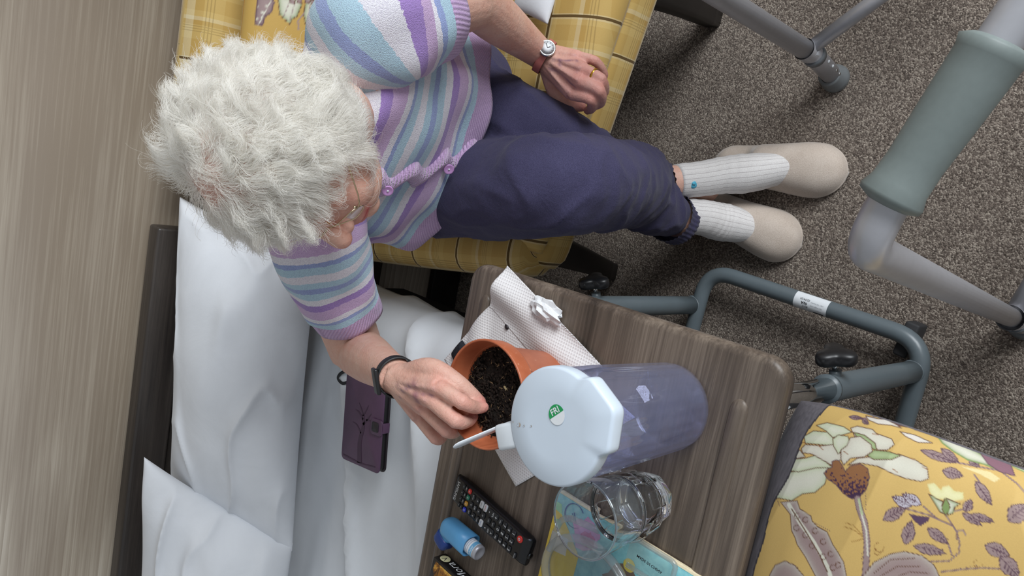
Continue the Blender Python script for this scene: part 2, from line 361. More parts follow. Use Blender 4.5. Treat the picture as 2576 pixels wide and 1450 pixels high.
# ------------------------------------------------------------------ bed
bx = lambda y: -0.283 + (1.18 - y) * 0.012                       # the bed's edge beside the chair
bed = thing('bed', 'single bed with dark wooden headboard and white sheet', 'bed', (-0.75, 0.5, 0))
M_hb = wood('dark_headboard', S(38, 33, 31), S(56, 50, 46), S(76, 69, 64), 0.4)
HB = thing  # noqa
hb_y = 1.505
def hbox(name, x0, x1, y0, y1, z0, z1, parent, mat=M_hb, r=0.004):
    V, Fc = rboxm(x1 - x0, y1 - y0, z1 - z0, r); return mk(name, V + np.array([(x0 + x1) / 2, (y0 + y1) / 2, (z0 + z1) / 2]), Fc, mat, parent)
hbox('headboard_panel', -1.38, -0.262, 1.513, 1.533, 0.3, 0.795, bed, M_hb)
hbox('headboard_rail', -1.41, -0.232, 1.498, 1.546, 0.79, 0.862, bed, M_hb, 0.006)
for sx in (-1.405, -0.245): hbox('headboard_post', sx - 0.012, sx + 0.012, 1.5, 1.545, 0.012, 0.79, bed)
hbox('bed_base', -1.38, -0.34, -0.45, 1.49, 0.24, 0.40, bed, plain('dark_divan', S(36, 34, 36), 0.8))
for lx, ly in ((-1.3, 1.4), (-0.42, 1.4), (-1.3, -0.38), (-0.42, -0.38)): hbox('leg', lx - 0.025, lx + 0.025, ly - 0.025, ly + 0.025, 0, 0.242, bed, M_black)
# the sheet: a drape over the mattress with long soft folds
def bed_sheet():
    ny, ns = 150, 90; ys = np.linspace(-0.5, 1.485, ny); prof = np.linspace(0, 1, ns); V = []
    for y in ys:
        e = bx(y); pts = []
        for s in prof:
            L = s * 1.125
            flat = 0.985
            if L < flat: x = -1.38 + L * (e - 0.06 + 1.38) / flat; z = 0.585
            else:
                a = (L - flat) / 0.06
                if a < 1.571: x = e - 0.06 + 0.06 * math.sin(a); z = 0.525 + 0.06 * math.cos(a)
                else: x = e + 0.0; z = 0.525 - (L - flat - 0.0943)
            pts.append((x, y, z))
        V += pts
    V = np.array(V); x, y, z = V.T
    edge = np.clip((x + 0.75) / 0.5, 0, 1)
    f = 0.010 * np.sin(y * 34 + 3.0 * np.sin(x * 5) + 2 * np.sin(y * 7)) * np.clip(np.sin(y * 4.1 + 1 + x * 2.2), 0, 1)
    g = fbm(V * np.array([0.55, 1.7, 1.0]), 3.6, 3, 2.0); r = (1 - 2 * abs(fbm(V * np.array([0.35, 1.5, 1]), 3.0, 2, 9.0))); r = np.clip(r, 0, 1) ** 3
    hgt = f * (.5 + .7 * edge) + 0.014 * g + 0.026 * r
    near = np.clip((1.40 - y) / 0.15, 0.1, 1)
    V[:, 2] += hgt * near * np.clip((z - 0.42) / 0.1, 0.25, 1); side = np.clip((0.56 - z) / 0.1, 0, 1)
    V[:, 0] += side * (0.8 * hgt - 0.004)
    return V, gridf(ns, ny)
V, Fc = bed_sheet(); so = mk('sheet', V, Fc, M_sheet, bed, label='rumpled white sheet')
md = so.modifiers.new('thick', 'SOLIDIFY'); md.thickness = 0.006; md.offset = -1
hbox('mattress', -1.37, -0.36, -0.46, 1.48, 0.40, 0.56, bed, plain('dark_mattress_cover', S(40, 42, 52), 0.7), 0.03)

# pillows
def pillow(label, c, nrm, ht, hb, seed, wr=0.012):
    V, Fc, _, _ = cushionm(*c, ht, hb, nrm, 96, 0.04, wr, 8.0, seed); o = mk('pillow', V, Fc, M_linen, None, label=label, cat='pillow', group='white pillows on the bed')
    return o
tl, tr = PY(452, 495, 1.46), PY(432, 1195, 1.45)
pillow('white pillow propped on the headboard beside the armchair', (P(800, 640, .63), P(735, 1390, .63), tr + np.array([-.02, .0, .0]), tl), (0.0, -0.75, 0.62), 0.10, 0.025, 1.0, .016)
a = PY(366, 1165, 1.40); pillow('white pillow with an upright corner, half behind the propped one', (P(735, 1400, .66) + np.array([-.005, .05, -.03]), P(700, 1750, .63), PY(350, 1720, 1.44), PY(362, 1150, 1.41)), (0.1, -0.7, 0.7), 0.075, 0.025, 4.0, 0.020)

# ------------------------------------------------------------------ armchair in yellow plaid
CH = thing('armchair', 'yellow plaid upholstered armchair with black wooden legs', 'armchair', (0.1, 1.1, 0))
FLp, FRp = np.array([-0.155, 0.862]), np.array([0.40, 0.765])      # front corners of the seat frame
BLp, BRp = np.array([-0.235, 1.40]), np.array([0.47, 1.40])
def q2(u, v):  # bilinear position in the seat: u across, v from front to back
    return (1 - u) * (1 - v) * FLp + u * (1 - v) * FRp + u * v * BRp + (1 - u) * v * BLp
def with_pc(name, V, Fc, pc, parent, **k): return mk(name, V, Fc, M_plaid, parent, attrs={'pc': np.c_[pc, np.zeros(len(V))]}, **k)
# seat deck
def slab(us, vs, z0, z1, r=0.02, n=26, m=26, crown=0.0):
    V = []; U = []
    for zz in ('t', 'b'):
        for j in range(m):
            for i in range(n):
                u = us[0] + (us[1] - us[0]) * i / (n - 1); v = vs[0] + (vs[1] - vs[0]) * j / (m - 1); p = q2(u, v)
                ed = min(i, n - 1 - i, j, m - 1 - j) / 3.0; k = 1 - max(0, 1 - ed) ** 2
                h = (z1 - z0) / 2; z = (z0 + z1) / 2 + (1 if zz == 't' else -1) * h * (0.35 + 0.65 * math.sqrt(k) if k > 0 else 0.35) 
                if ed == 0: z = (z0 + z1) / 2
                if zz == 't': z += crown * math.sin(math.pi * i / (n - 1)) * math.sin(math.pi * j / (m - 1))
                V.append((p[0], p[1], z)); U.append((p[0], p[1]))
    Fc = gridf(n, m) + [tuple(reversed([i + n * m for i in f])) for f in gridf(n, m)]
    return np.array(V), Fc, np.array(U)
# side and front rails: rounded upholstered beams
def beam(name, a, b, za, zb, wdt, hgt, inward, off=0.0, parent=CH, taper=1.0, nseg=30, puff=0.0):
    a, b = np.array([*a, za]), np.array([*b, zb]); R, PC = [], []; L = np.linalg.norm(b - a); inw = np.array([*inward, 0.0]); inw /= np.linalg.norm(inw)
    prof = rrect(wdt / 2, hgt / 2, min(wdt, hgt) * 0.42, 5); arc = np.r_[0, np.cumsum(np.linalg.norm(np.diff(prof, axis=0), axis=1))]
    for k in range(nseg + 1):
        t = k / nseg; e = min(t, 1 - t) * L; sc = 1 - 0.35 * max(0, 1 - e / 0.03) ** 2; c = a + (b - a) * t
        pf = 1 + puff * math.sin(math.pi * t)
        R.append(c + (prof[:, :1] * inw) * sc * pf + prof[:, 1:] * np.array([0, 0, 1]) * sc * pf); PC += [(t * L + off, s) for s in arc]
    V, Fc = loft(R); PC += [PC[0], PC[-1]]; return with_pc(name, V, Fc, np.array(PC), parent)
sl = (BLp - FLp) / np.linalg.norm(BLp - FLp)
beam('side_rail', FLp + np.array([0.03, 0.012]), BLp + np.array([0.035, -0.02]), 0.435, 0.455, 0.10, 0.13, (1, 0), 0.02, puff=0.05)
beam('side_rail', FRp + np.array([-0.03, 0.03]), BRp + np.array([-0.035, -0.02]), 0.435, 0.455, 0.10, 0.13, (1, 0), 0.09, puff=0.05)
beam('front_rail', FLp + np.array([0.0, 0.03]), FRp + np.array([0.0, 0.03]), 0.405, 0.405, 0.06, 0.085, (0, 1), 0.03)
V, Fc, U = slab((0.1, 0.9), (0.08, 0.98), 0.36, 0.425); with_pc('seat_deck', V, Fc, U, CH)
cs = [np.array([*q2(*uv), .452]) for uv in ((0.05, -0.005), (0.95, -0.005), (0.93, 0.86), (0.07, 0.86))]
V, Fc, _, _ = cushionm(*cs, 0.048, 0.028, (0, 0, 1), 54, 0.0, 0.003, 9, 3.0, 9.0); with_pc('seat_cushion', V, Fc, V[:, :2] + np.array([0.02, 0.05]), CH)
# back: a leaning slab with rounded top
R, PC = [], []
for k in range(25):
    t = k / 24; z = 0.36 + 0.53 * t; yc = 1.37 + 0.055 * t; hw = 0.285 - 0.02 * t; th = 0.055 * (1 if t < 0.9 else math.sqrt(max(0.02, 1 - ((t - 0.9) / 0.1) ** 2)))
    prof = rrect(hw, th, th * 0.9, 5); R.append(np.c_[prof[:, 0] + 0.155, prof[:, 1] + yc, np.full(len(prof), z)]); PC += [(x + 0.1, z) for x in prof[:, 0]]
V, Fc = loft(R); PC += [PC[0], PC[-1]]; with_pc('backrest', V, Fc, np.array(PC), CH)
def leg(name, top, foot, r0, r1, parent, mat=M_darkwood):
    p = spline([top, (np.asarray(top) * .55 + np.asarray(foot) * .45) + np.array([0, -.012, 0]), foot], 10); R = []
    for c, r in zip(p, np.linspace(r0, r1, 10)): q = rrect(r, r, r * .35, 3); R.append(np.c_[q[:, 0] + c[0], q[:, 1] + c[1], np.full(len(q), c[2])])
    V, Fc = loft(R); return mk(name, V, Fc, mat, parent)
hbox('side_shade_panel', 0.435, 0.455, 0.86, 1.40, 0.11, 0.40, CH, M_darkwood)  # unseen panel added to keep light off the floor under the seat
hbox('rear_shade_panel', -0.16, 0.42, 1.40, 1.42, 0.11, 0.40, CH, M_darkwood)  # likewise added out of view, closes the under-seat space to light
leg('leg', (-0.12, 0.925, 0.38), P(1535, 682, 0), 0.032, 0.02, CH); leg('leg', (0.36, 0.84, 0.38), P(1795, 45, 0), 0.032, 0.02, CH)
leg('leg', (-0.18, 1.36, 0.38), (-0.2, 1.43, 0), 0.028, 0.02, CH); leg('leg', (0.4, 1.36, 0.38), (0.44, 1.43, 0), 0.028, 0.02, CH)

GOLD = S(196, 160, 86); OUT = S(104, 70, 52); MAUVE = S(160, 138, 136); MDARK = S(98, 72, 84); CREAM = S(222, 220, 204); GREEN = S(128, 150, 92); PGRN = S(190, 204, 160)
def back_cushion():
    c = [PY(1190, -130, 1.24), PY(1060, 520, 1.2), PY(640, 560, 1.24), PY(590, -60, 1.275)]
    zt_ = PY(604, 0, 1.285)[2]; c = [np.array([.40, 1.262, .545]), np.array([-.10, 1.262, .545]), np.array([-.105, 1.29, zt_ - .01]), np.array([.395, 1.29, zt_])]
    V, Fc, _, _ = cushionm(*c, 0.055, 0.03, (0, -0.99, 0.16), 150, 0.03, 0.002, 6, 2.0, 3.0); px = proj(V); pt = Paint(px, GOLD)
    for OX, OY in ((0, 0), (170, 130), (-40, 240), (330, 300), (230, -270)):
        q = lambda pts: np.array(pts, float) * 0.1724 + np.array([460 + OX, OY])
        pt.poly(q([(1100, -80), (1080, 60), (1060, 220), (1060, 360), (1160, 370), (1200, 240), (1290, 180), (1330, 40), (1290, -80)]), MAUVE, MDARK, 3, tint=MDARK, tw=5)
        for a, b in (((1290, 0), (1110, 350)), ((1230, 90), (1090, 90)), ((1190, 180), (1070, 190)), ((1250, 70), (1310, 90)), ((1160, 250), (1070, 280))): pt.line(q([a, b]), 1.6, CREAM)
        for pl in ([(1390, -60), (1410, 200), (1460, 260), (1560, 350), (1600, 270), (1660, 250), (1740, 60), (1720, -60)], [(1790, -60), (1790, 60), (1760, 200), (1790, 350), (1860, 410), (1960, 370), (2040, 390), (2240, 120), (2210, -60)]):
            pt.poly(q(pl), CREAM, OUT, 2, tint=GREEN, tw=7, tamt=1.0)
        for a, b in (((1560, 20), (1480, 220)), ((1640, 20), (1560, 300)), ((1850, 60), (1860, 340)), ((1920, 60), (1960, 320)), ((2000, 40), (2080, 300)), ((2080, 20), (2180, 160))): pt.line(q([a, b]), 0.9, MAUVE)
        for x, y in ((1600, 20), (1700, 10), (1820, 10), (1900, 20)): pt.poly(q([(x - 40, y - 30), (x - 30, y + 30), (x + 30, y + 40), (x + 40, y - 20)]), MAUVE, OUT, 1.5)
        pt.line(q([(1760, 200), (1680, 300), (1690, 420)]), 4, MAUVE); pt.line(q([(2250, 130), (2350, 100), (2400, 0)]), 6, MDARK); pt.line(q([(2350, 110), (2480, 90)]), 6, MDARK)
    o = mk('back_cushion', V, Fc, M_paint, None, attrs={'paint': pt.rgba()}, label='golden floral cushion behind the seated woman', cat='cushion')
    pts = [c[3] + (c[2] - c[3]) * t + np.array([0, -.004, .002 - 0.012 * math.sin(math.pi * t)]) for t in np.linspace(0.01, .99, 30)]
    V, Fc = tubem(pts, 0.006, 8); mk('piping', V, Fc, plain('gold_piping', S(176, 132, 62), 0.7), o)
back_cushion()
# white folded cloth lying on the seat beside her arm
cc = [P(1300, 20, .53), P(1372, 62, .525), P(1400, -10, .525), P(1360, -120, .53)]
V, Fc, _, _ = cushionm(P(1290, 20, .535), P(1378, 62, .53), P(1402, -20, .53), P(1340, -140, .535), 0.012, 0.010, (0, 0, 1), 24, 0.02, 0.003, 12, 8.0)
mk('folded_cloth', V, Fc, M_linen, None, label='white folded cloth on the plaid seat at her elbow', cat='cloth')
# ------------------------------------------------------------------ overbed table
ZT = 0.70
OT = thing('overbed_table', 'overbed table with wood laminate top on a grey tube frame', 'table', (-0.2, 0.52, 0))
TX0, TX1, TY0, TY1 = -1.0, -0.131, 0.283, 0.765
tc = np.array([(TX0 + TX1) / 2, (TY0 + TY1) / 2])
o2 = rrect((TX1 - TX0) / 2, (TY1 - TY0) / 2, 0.028, 8)
def slab_top():
    R = []; r = 0.010; nr = []
    for i in range(len(o2)):
        a = o2[i - 1]; b = o2[(i + 1) % len(o2)]; d = b - a; nn = np.array([d[1], -d[0]]); nr.append(nn / (np.linalg.norm(nn) + 1e-9))
    nr = np.array(nr)
    for t in np.linspace(0, math.pi / 2, 4): R.append(np.c_[o2 - nr * r * (1 - math.sin(t)) + tc, np.full(len(o2), ZT - 0.027 + r * (1 - math.cos(t)))])
    for t in np.linspace(0, math.pi / 2, 6): R.append(np.c_[o2 - nr * r * (1 - math.cos(t)) + tc, np.full(len(o2), ZT - r * (1 - math.sin(t)))])
    return loft(R)
V, Fc = slab_top(); mk('tabletop', V, Fc, M_tabletop, OT, label='brown wood-grain laminate top')
for yy, xe in ((TY1 - 0.042, TX1 - 0.040), (TY0 + 0.042, TX1 - 0.052)):
    xs = np.r_[TX0 + .05 + .014 * (1 - np.cos(np.linspace(0, math.pi / 2, 8))), np.linspace(TX0 + .08, xe - .016, 24), xe - .014 * (1 - np.sin(np.linspace(0, math.pi / 2, 8)))]; p = np.array([(x, yy, ZT - 0.0010) for x in xs]); rr = 0.0105 * np.sqrt(np.clip(1 - np.maximum(0, 1 - np.minimum(xs - TX0 - .05, xe - xs) / .014) ** 2, .004, 1))
    V, Fc = tubem(p, rr, 20, (0, 0, 1), True, .55); mk('raised_lip', V, Fc, M_tabletop, OT)
zb = 0.055; r_b = 0.0155
fa, fb = P(1728, 830, zb), P(2262, 1050, zb); ca, cb_ = P(1783, 692, zb) + np.array([.012, .004, 0]), P(2322, 868, zb) + np.array([.006, -.006, 0])
la, lb = fa + (fa - ca) * 4.5, fb + (fb - cb_) * 3.6; la[1] = fa[1] + .01; lb[1] = fb[1] - .005
path = bend([la, ca, cb_, lb], 0.058, 10); V, Fc = tubem(path, r_b, 20, (0, 0, 1)); base = mk('base_frame', V, Fc, M_grey, OT, label='grey bent tube base')
for n_, (pb, pt) in enumerate(((P(2298, 935, zb), None), (P(1745, 768, zb), None))):
    top = pb.copy(); top[2] = ZT - 0.026
    if n_: top[1] -= 0.03
    pb[2] = zb
    d = (top - pb) / (top[2] - pb[2]); mid = pb + d * (0.435 - zb)
    V, Fc = tubem([pb, pb + d * .1, mid - d * 0.002, mid], [.0185, .0185, .0185, .0178], 22); post = mk('post', V, Fc, M_grey, OT)
    V, Fc = tubem([pb - d * .0, pb + d * 0.016], [0.0215, 0.019], 20); mk('weld_collar', V, Fc, M_grey, post)
    V, Fc = tubem([mid - d * 0.03, mid + d * .1, top], 0.0150, 22); mk('inner_post', V, Fc, M_chrome, OT, label='chrome telescopic post')
    V, Fc = tubem([mid - d * .003, mid + d * .003], 0.0196, 22); mk('rim', V, Fc, M_grey, post)
    kp = mid - d * 0.03; ax = np.array([0.93, 0.1, 0.35]); ax /= np.linalg.norm(ax)
    V, Fc = tubem([kp + ax * 0.012, kp + ax * 0.026], 0.008, 12); v2, f2 = tubem([kp + ax * 0.022, kp + ax * 0.04], 0.004, 10)
    bolt = mk('knob_bolt', *joinm((V, Fc)), M_grey, OT); mk('thread', v2, f2, M_chrome, bolt)
    a = np.linspace(0, 2 * math.pi, 60, endpoint=False); rr = 0.0225 + 0.006 * np.cos(3 * a); s1 = np.cross(ax, [0, 0, 1.0]); s1 /= np.linalg.norm(s1); s2 = np.cross(ax, s1)
    ring = lambda k, h: kp + ax * h + k * rr[:, None] * (np.cos(a)[:, None] * s1 + np.sin(a)[:, None] * s2)
    V, Fc = loft([ring(.3, .036), ring(.9, .038), ring(1, .042), ring(1, .050), ring(.92, .054), ring(.4, .0555)]); mk('knob', V, Fc, M_black, OT, label='black lobed tightening knob')
for c_, s in ((cb_, -1),):
    M = frameM(c_ + np.array([-0.006, 0.035 * (1 if s < 0 else -1), -0.030]), (1, -0.15, 0), (0, 1, 0)); V, Fc = rboxm(0.062, 0.024, 0.05, 0.004, 3, M); mk('rubber_foot', V, Fc, plain('black_rubber', S(44, 44, 46), 0.7), OT)
for c_ in (la, lb): V, Fc = rboxm(0.03, 0.03, 0.054, 0.004, 3, Matrix.Translation((c_[0] + .03, c_[1], 0.027))); mk('rubber_foot', V, Fc, M_black, OT)
M_under = plain('grey_frame_bar', S(84, 90, 94), 0.4)
V, Fc = rboxm(0.05, TY1 - TY0 - 0.04, 0.02, 0.003, 2, Matrix.Translation((-0.196, tc[1], ZT - 0.036))); mk('under_bar', V, Fc, M_under, OT)
# sticker wrapped on the base tube
s0, s1_ = P(2003, 738, zb + .012), P(2088, 760, zb + .012)
ax = path[len(path) // 2 + 1] - path[len(path) // 2 - 1]
A0, A1 = ca.copy(), cb_.copy(); dirb = (A1 - A0) / np.linalg.norm(A1 - A0); t0, t1 = (s0 - A0) @ dirb, (s1_ - A0) @ dirb
e2 = np.cross([0, 0, 1.0], dirb); zz = np.array([0, 0, 1.0])
def onlabel(u, ang): return A0 + dirb * (t0 + (t1 - t0) * u) + (r_b + .0004) * (math.cos(ang) * zz + math.sin(ang) * e2)
# angle from straight up, positive on the camera's side (towards -x)
sgn = 1 if (e2[0] > 0) else -1
angs = np.linspace(-1.25, 1.45, 20)
V = np.array([onlabel(u, -sgn * g * 1.0) for g in angs for u in np.linspace(0, 1, 12)]); lab = mk('maker_label', V, gridf(12, 20), M_paperwhite, OT, label='white printed sticker')
def labtxt(s, u, g, size, mat=M_ink, bold=0.0):
    V, Fc = textm(s, size, bold=bold); L_ = t1 - t0
    # lettering runs head-down as in the photograph: right = -dir, up = towards the table side
    W = []
    for v in V: W.append(A0 + dirb * (t0 + L_ * u - v[0]) + (r_b + .0009) * (math.cos(g + v[1] / r_b) * zz - sgn * math.sin(g + v[1] / r_b) * e2))
    mk('label_print', np.array(W), Fc, mat, lab, smooth=False)
labtxt('02/04/24', .33, -0.32, .0052); labtxt('N/A', .33, .10, .0066, bold=.0002); labtxt('8317', .37, .48, .0056)
M_faint = plain('faint_print', S(150, 154, 160), 0.6)
for tx, u, g in (('User / Ref Number', .70, -.18), ('Max Weight Limit', .70, .18), ('Product', .78, .60)): labtxt(tx, u, g, .0031, M_faint)
V = np.array([onlabel(.62 + .3 * i, -sgn * gg) + 0.0006 * zz for i in (0, 1) for gg in (.93, 1.05, 1.2)]); mk('label_logo', V, [(0, 1, 4, 3), (1, 2, 5, 4)], M_ink, lab, smooth=False)

# ------------------------------------------------------------------ water jug
jc = P(1690, 1021, ZT); JB = np.array([jc[0], jc[1], ZT + .0008]); JH = 0.188
JG = thing('water_jug', 'blue-tinted clear plastic water jug with a white lid', 'jug', tuple(JB))
M_jug = thin_clear('blue_clear_plastic', (0.82, 0.84, 0.98, 1), 0.05, 1.6, 0.17, (0.78, 0.80, 1.0, 1))
fl = lambda amp: (lambda a, i: 1 + amp * np.cos(24 * a))
prof = [(0.0, 0.004), (0.040, 0.003), (0.0445, 0.0), (0.0475, 0.003), (0.0485, 0.012)] + [(0.0485 + 0.0055 * t, 0.012 + (JH - 0.012) * t) for t in np.linspace(0.05, 1, 12)] 
V, Fc = lathem(prof, JB, 144, True, mod=lambda a, i: 1 + (0.013 * abs(np.cos(13 * a)) if 3 < i < 14 else 0)); body = mk('jug_body', V, Fc, M_jug, JG, label='blue-tinted fluted body')
WH = 0.118
pw = [(0.0, 0.006), (0.0455, 0.006)] + [(0.0465 + 0.0055 * t * .62, 0.012 + (WH - 0.012) * t) for t in (0, .5, 1)] + [(0.0, WH)]
V, Fc = lathem(pw, JB, 96, True); mk('water', V, Fc, thin_clear('water', (0.90, 0.92, 0.97, 1), 0.01, 1.5), JG, label='clear water filling the lower jug')
lz = JB + np.array([0, 0, JH]); spout = P(1552, 1030, ZT + JH + .01) - P(1409, 1067, ZT + JH + .01); sa = math.atan2(spout[1], spout[0])
a = np.linspace(0, 2 * math.pi, 160, endpoint=False); da = (a - sa + math.pi) % (2 * math.pi) - math.pi
rl = 0.0555 * np.ones(160); sp_ = abs(da); R0 = 0.0555; rl = np.maximum(R0, np.where(sp_ < 0.62, 0.0725 / (np.cos(sp_) + 0.52 * np.sin(sp_)), 0)); 
for _ in range(3): rl = (np.roll(rl, 1) + 2 * rl + np.roll(rl, -1)) / 4
lr = lambda k, h: np.c_[lz[0] + k * rl * np.cos(a), lz[1] + k * rl * np.sin(a), np.full(160, lz[2] + h)]
V, Fc = loft([lr(.93, -.004), lr(.985, -.002), lr(1, 0.001), lr(1, .011), lr(.985, .0138), lr(.95, .0150), lr(.55, .0150)]); M_lid = plain('pale_blue_white_plastic', S(205, 217, 230), 0.36, 0, 0.5, 0.02, 20)
lid = mk('lid', V, Fc, M_lid, JG, label='white lid with pouring lip')
tb = P(1290, 1095, ZT + JH + .006); td = tb - lz; td[2] = 0; td /= np.linalg.norm(td)
M = frameM(lz + td * 0.066 + np.array([0, 0, .0035]), td, np.cross([0, 0, 1.0], td)); V, Fc = rboxm(0.027, 0.026, 0.021, 0.004, 3, M); mk('thumb_tab', V, Fc, M_white, lid)
hp = bend([lz + td * .05 + zz * -.012, lz + td * .084 + zz * -.012, lz + td * .080 + zz * -.14, lz + td * .047 + zz * -.15], 0.02, 6)
V, Fc = tubem(hp, 0.0075, 12, np.cross([0, 0, 1.0], td), flat=1.3); mk('handle', V, Fc, M_jug, JG)
# FRI sticker
sc = P(1401, 1044, ZT + JH + .0162); a = np.linspace(0, 2 * math.pi, 40); rs = 0.0095; udir = P(1394, 1030, sc[2]) - P(1408, 1062, sc[2]); udir /= np.linalg.norm(udir); udir[2] = 0; rdir = np.cross(udir, zz)
M = frameM(sc, rdir, udir); disc = lambda f, z: (xf([(0, 0, z)] + [(rs * math.cos(t) * f, rs * math.sin(t) * f, z) for t in a], M), [(0, i, i + 1) for i in range(1, 40)])
st = mk('day_sticker', *disc(1, .0002), M_paperwhite, lid, smooth=False, label='round FRI sticker, half green')
half = [(rs * math.cos(t), rs * math.sin(t), .0004) for t in np.linspace(0, math.pi, 22)]; mk('green_half', xf(half, M), [tuple(range(22))], plain('green_print', S(28, 150, 84), .5), st, smooth=False)
V, Fc = textm('FRI', .0085, bold=.00015); mk('lettering', xf(V + np.array([0, .0036, .0006]), M), Fc, M_paperwhite, st, smooth=False)
# a few water drops and blue smudges on the lid
for (px, py, r) in ((1306, 1069, .0022), (1318, 1072, .0012), (1290, 1062, .001), (1336, 1073, .0011)):
    q = P(px, py, ZT + JH + .0159); V, Fc = lathem([(r, 0), (r * .8, r * .35), (r * .4, r * .5), (0, r * .55)], q, 12); mk('water_drop', V, Fc, glass('drop', (1, 1, 1, 1), 1.33), lid)

# ------------------------------------------------------------------ drinking glass
gc = P(1640, 1252, ZT); GB = np.array([gc[0], gc[1], ZT])
GL = thing('drinking_glass', 'clear glass tumbler with faceted lower half', 'glass', tuple(GB))
n = 96; ga = np.linspace(0, 2 * math.pi, n, endpoint=False)
def gring(r, h, oc): 
    k = (ga + 0.2) % (math.pi / 4) - math.pi / 8; o = math.cos(math.pi / 8) / np.cos(k); rr = r * (1 - oc + oc * (0.35 + 0.65 * o / 1.0) * 1.0)
    return np.c_[GB[0] + rr * np.cos(ga), GB[1] + rr * np.sin(ga), np.full(n, GB[2] + h)]
R = [gring(r, h, oc) for r, h, oc in ((.022, .0012, 1), (.0275, .0008, 1), (.0298, .004, 1), (.0312, .012, 1), (.0322, .02, .9), (.0345, .050, .9), (.0352, .062, .75), (.0362, .068, .2), (.0368, .074, 0), (.0405, .1225, 0), (.0403, .1242, 0), (.0393, .1246, 0), (.0386, .1236, 0), (.0340, .074, 0), (.0322, .062, 0), (.0290, .032, 0), (.0265, .024, 0), (.018, .0215, 0))]
M_tumb = thin_clear('clear_glass', (0.92, 0.95, 0.955, 1), 0.01, 1.75, 0.05, (0.85, 0.93, 0.98, 1))
V, Fc = loft(R[7:14], False, False); mk('glass_wall', V, Fc, M_tumb, GL, label='clear upper wall')
V, Fc = loft(R[:8] + [gring(.0325, .0675, 0), gring(.0322, .062, 0), gring(.0300, .042, 0), gring(.0285, .030, 0), gring(.0255, .0235, 0), gring(.016, .021, 0), gring(.004, .0225, 0)]); mk('glass_base', V, Fc, glass('solid_glass', (.985, .995, 1, 1), 1.42), GL, recalc=True, label='thick faceted lower half')
for k_ in range(8):
    an = -0.2 + k_ * math.pi / 4; u_ = np.array([math.cos(an), math.sin(an), 0]); w_ = np.array([-math.sin(an), math.cos(an), 0]); V = []
    e = [GB + u_ * (.0342 * .955 + .0006 + .0045 * (h_ - .026) / .032) + w_ * x_ + zz * h_ for x_, h_ in ((-.0085, .026), (.0085, .026), (.0095, .056), (-.0095, .056), (-.0085, .026))]
    V, Fc = tubem(bend(e, .004, 4), .0008, 6); mk('facet_edge', V, Fc, bpy.data.materials['solid_glass'], GL, recalc=True)
for rr_, h_ in ((.0398, .1240), (.0350, .0660), (.0300, .024)):
    V, Fc = tubem(np.array([GB + np.array([rr_ * math.cos(t_), rr_ * math.sin(t_), h_]) for t_ in np.linspace(0, 2 * math.pi, 73)]), .0012, 8); mk('glass_ring', V, Fc, glass('ring_glass', (.95, .98, 1, 1), 1.45), GL, recalc=True)

# ------------------------------------------------------------------ plant pot with compost
PH = 0.108; rc_ = P(1222, 992, ZT + PH); PB = np.array([rc_[0], rc_[1], ZT + .0046]); PR = 0.0665
PT = thing('plant_pot', 'terracotta plastic plant pot filled with dark compost', 'plant pot', tuple(PB))
t = NT('terracotta_plastic', 0.45); v = t.pos(); f1 = t.noise(v, 35, 5); f2 = t.noise(v, 140, 4); f3 = t.noise(v, 18, 4)
c = t.ramp(f1, [(0.3, S(168, 90, 58)), (0.7, S(187, 107, 72))]); c = t.mix(t.ramp(t.math('MULTIPLY', f2, f3), [(0.40, (0, 0, 0, 1)), (0.46, (.5, .5, .5, 1))]), c, S(222, 188, 160)); t.col(c); M_pot = t.m
prof = [(0.0, 0.002), (0.043, 0.002), (0.0455, 0.0), (0.047, 0.002), (0.0575, PH - .026), (0.0580, PH - .025), (0.0635, PH - .024), (0.0640, PH - .022), (PR - .0005, PH - .0015), (PR - .001, PH), (PR - .003, PH), (PR - .0036, PH - .002), (0.0612, PH - .022), (0.0552, PH - .028), (0.050, PH - .07), (0, PH - .075)]
V, Fc = lathem(prof, PB, 72, True); mk('pot_wall', V, Fc, M_pot, PT, label='terracotta coloured plastic wall')
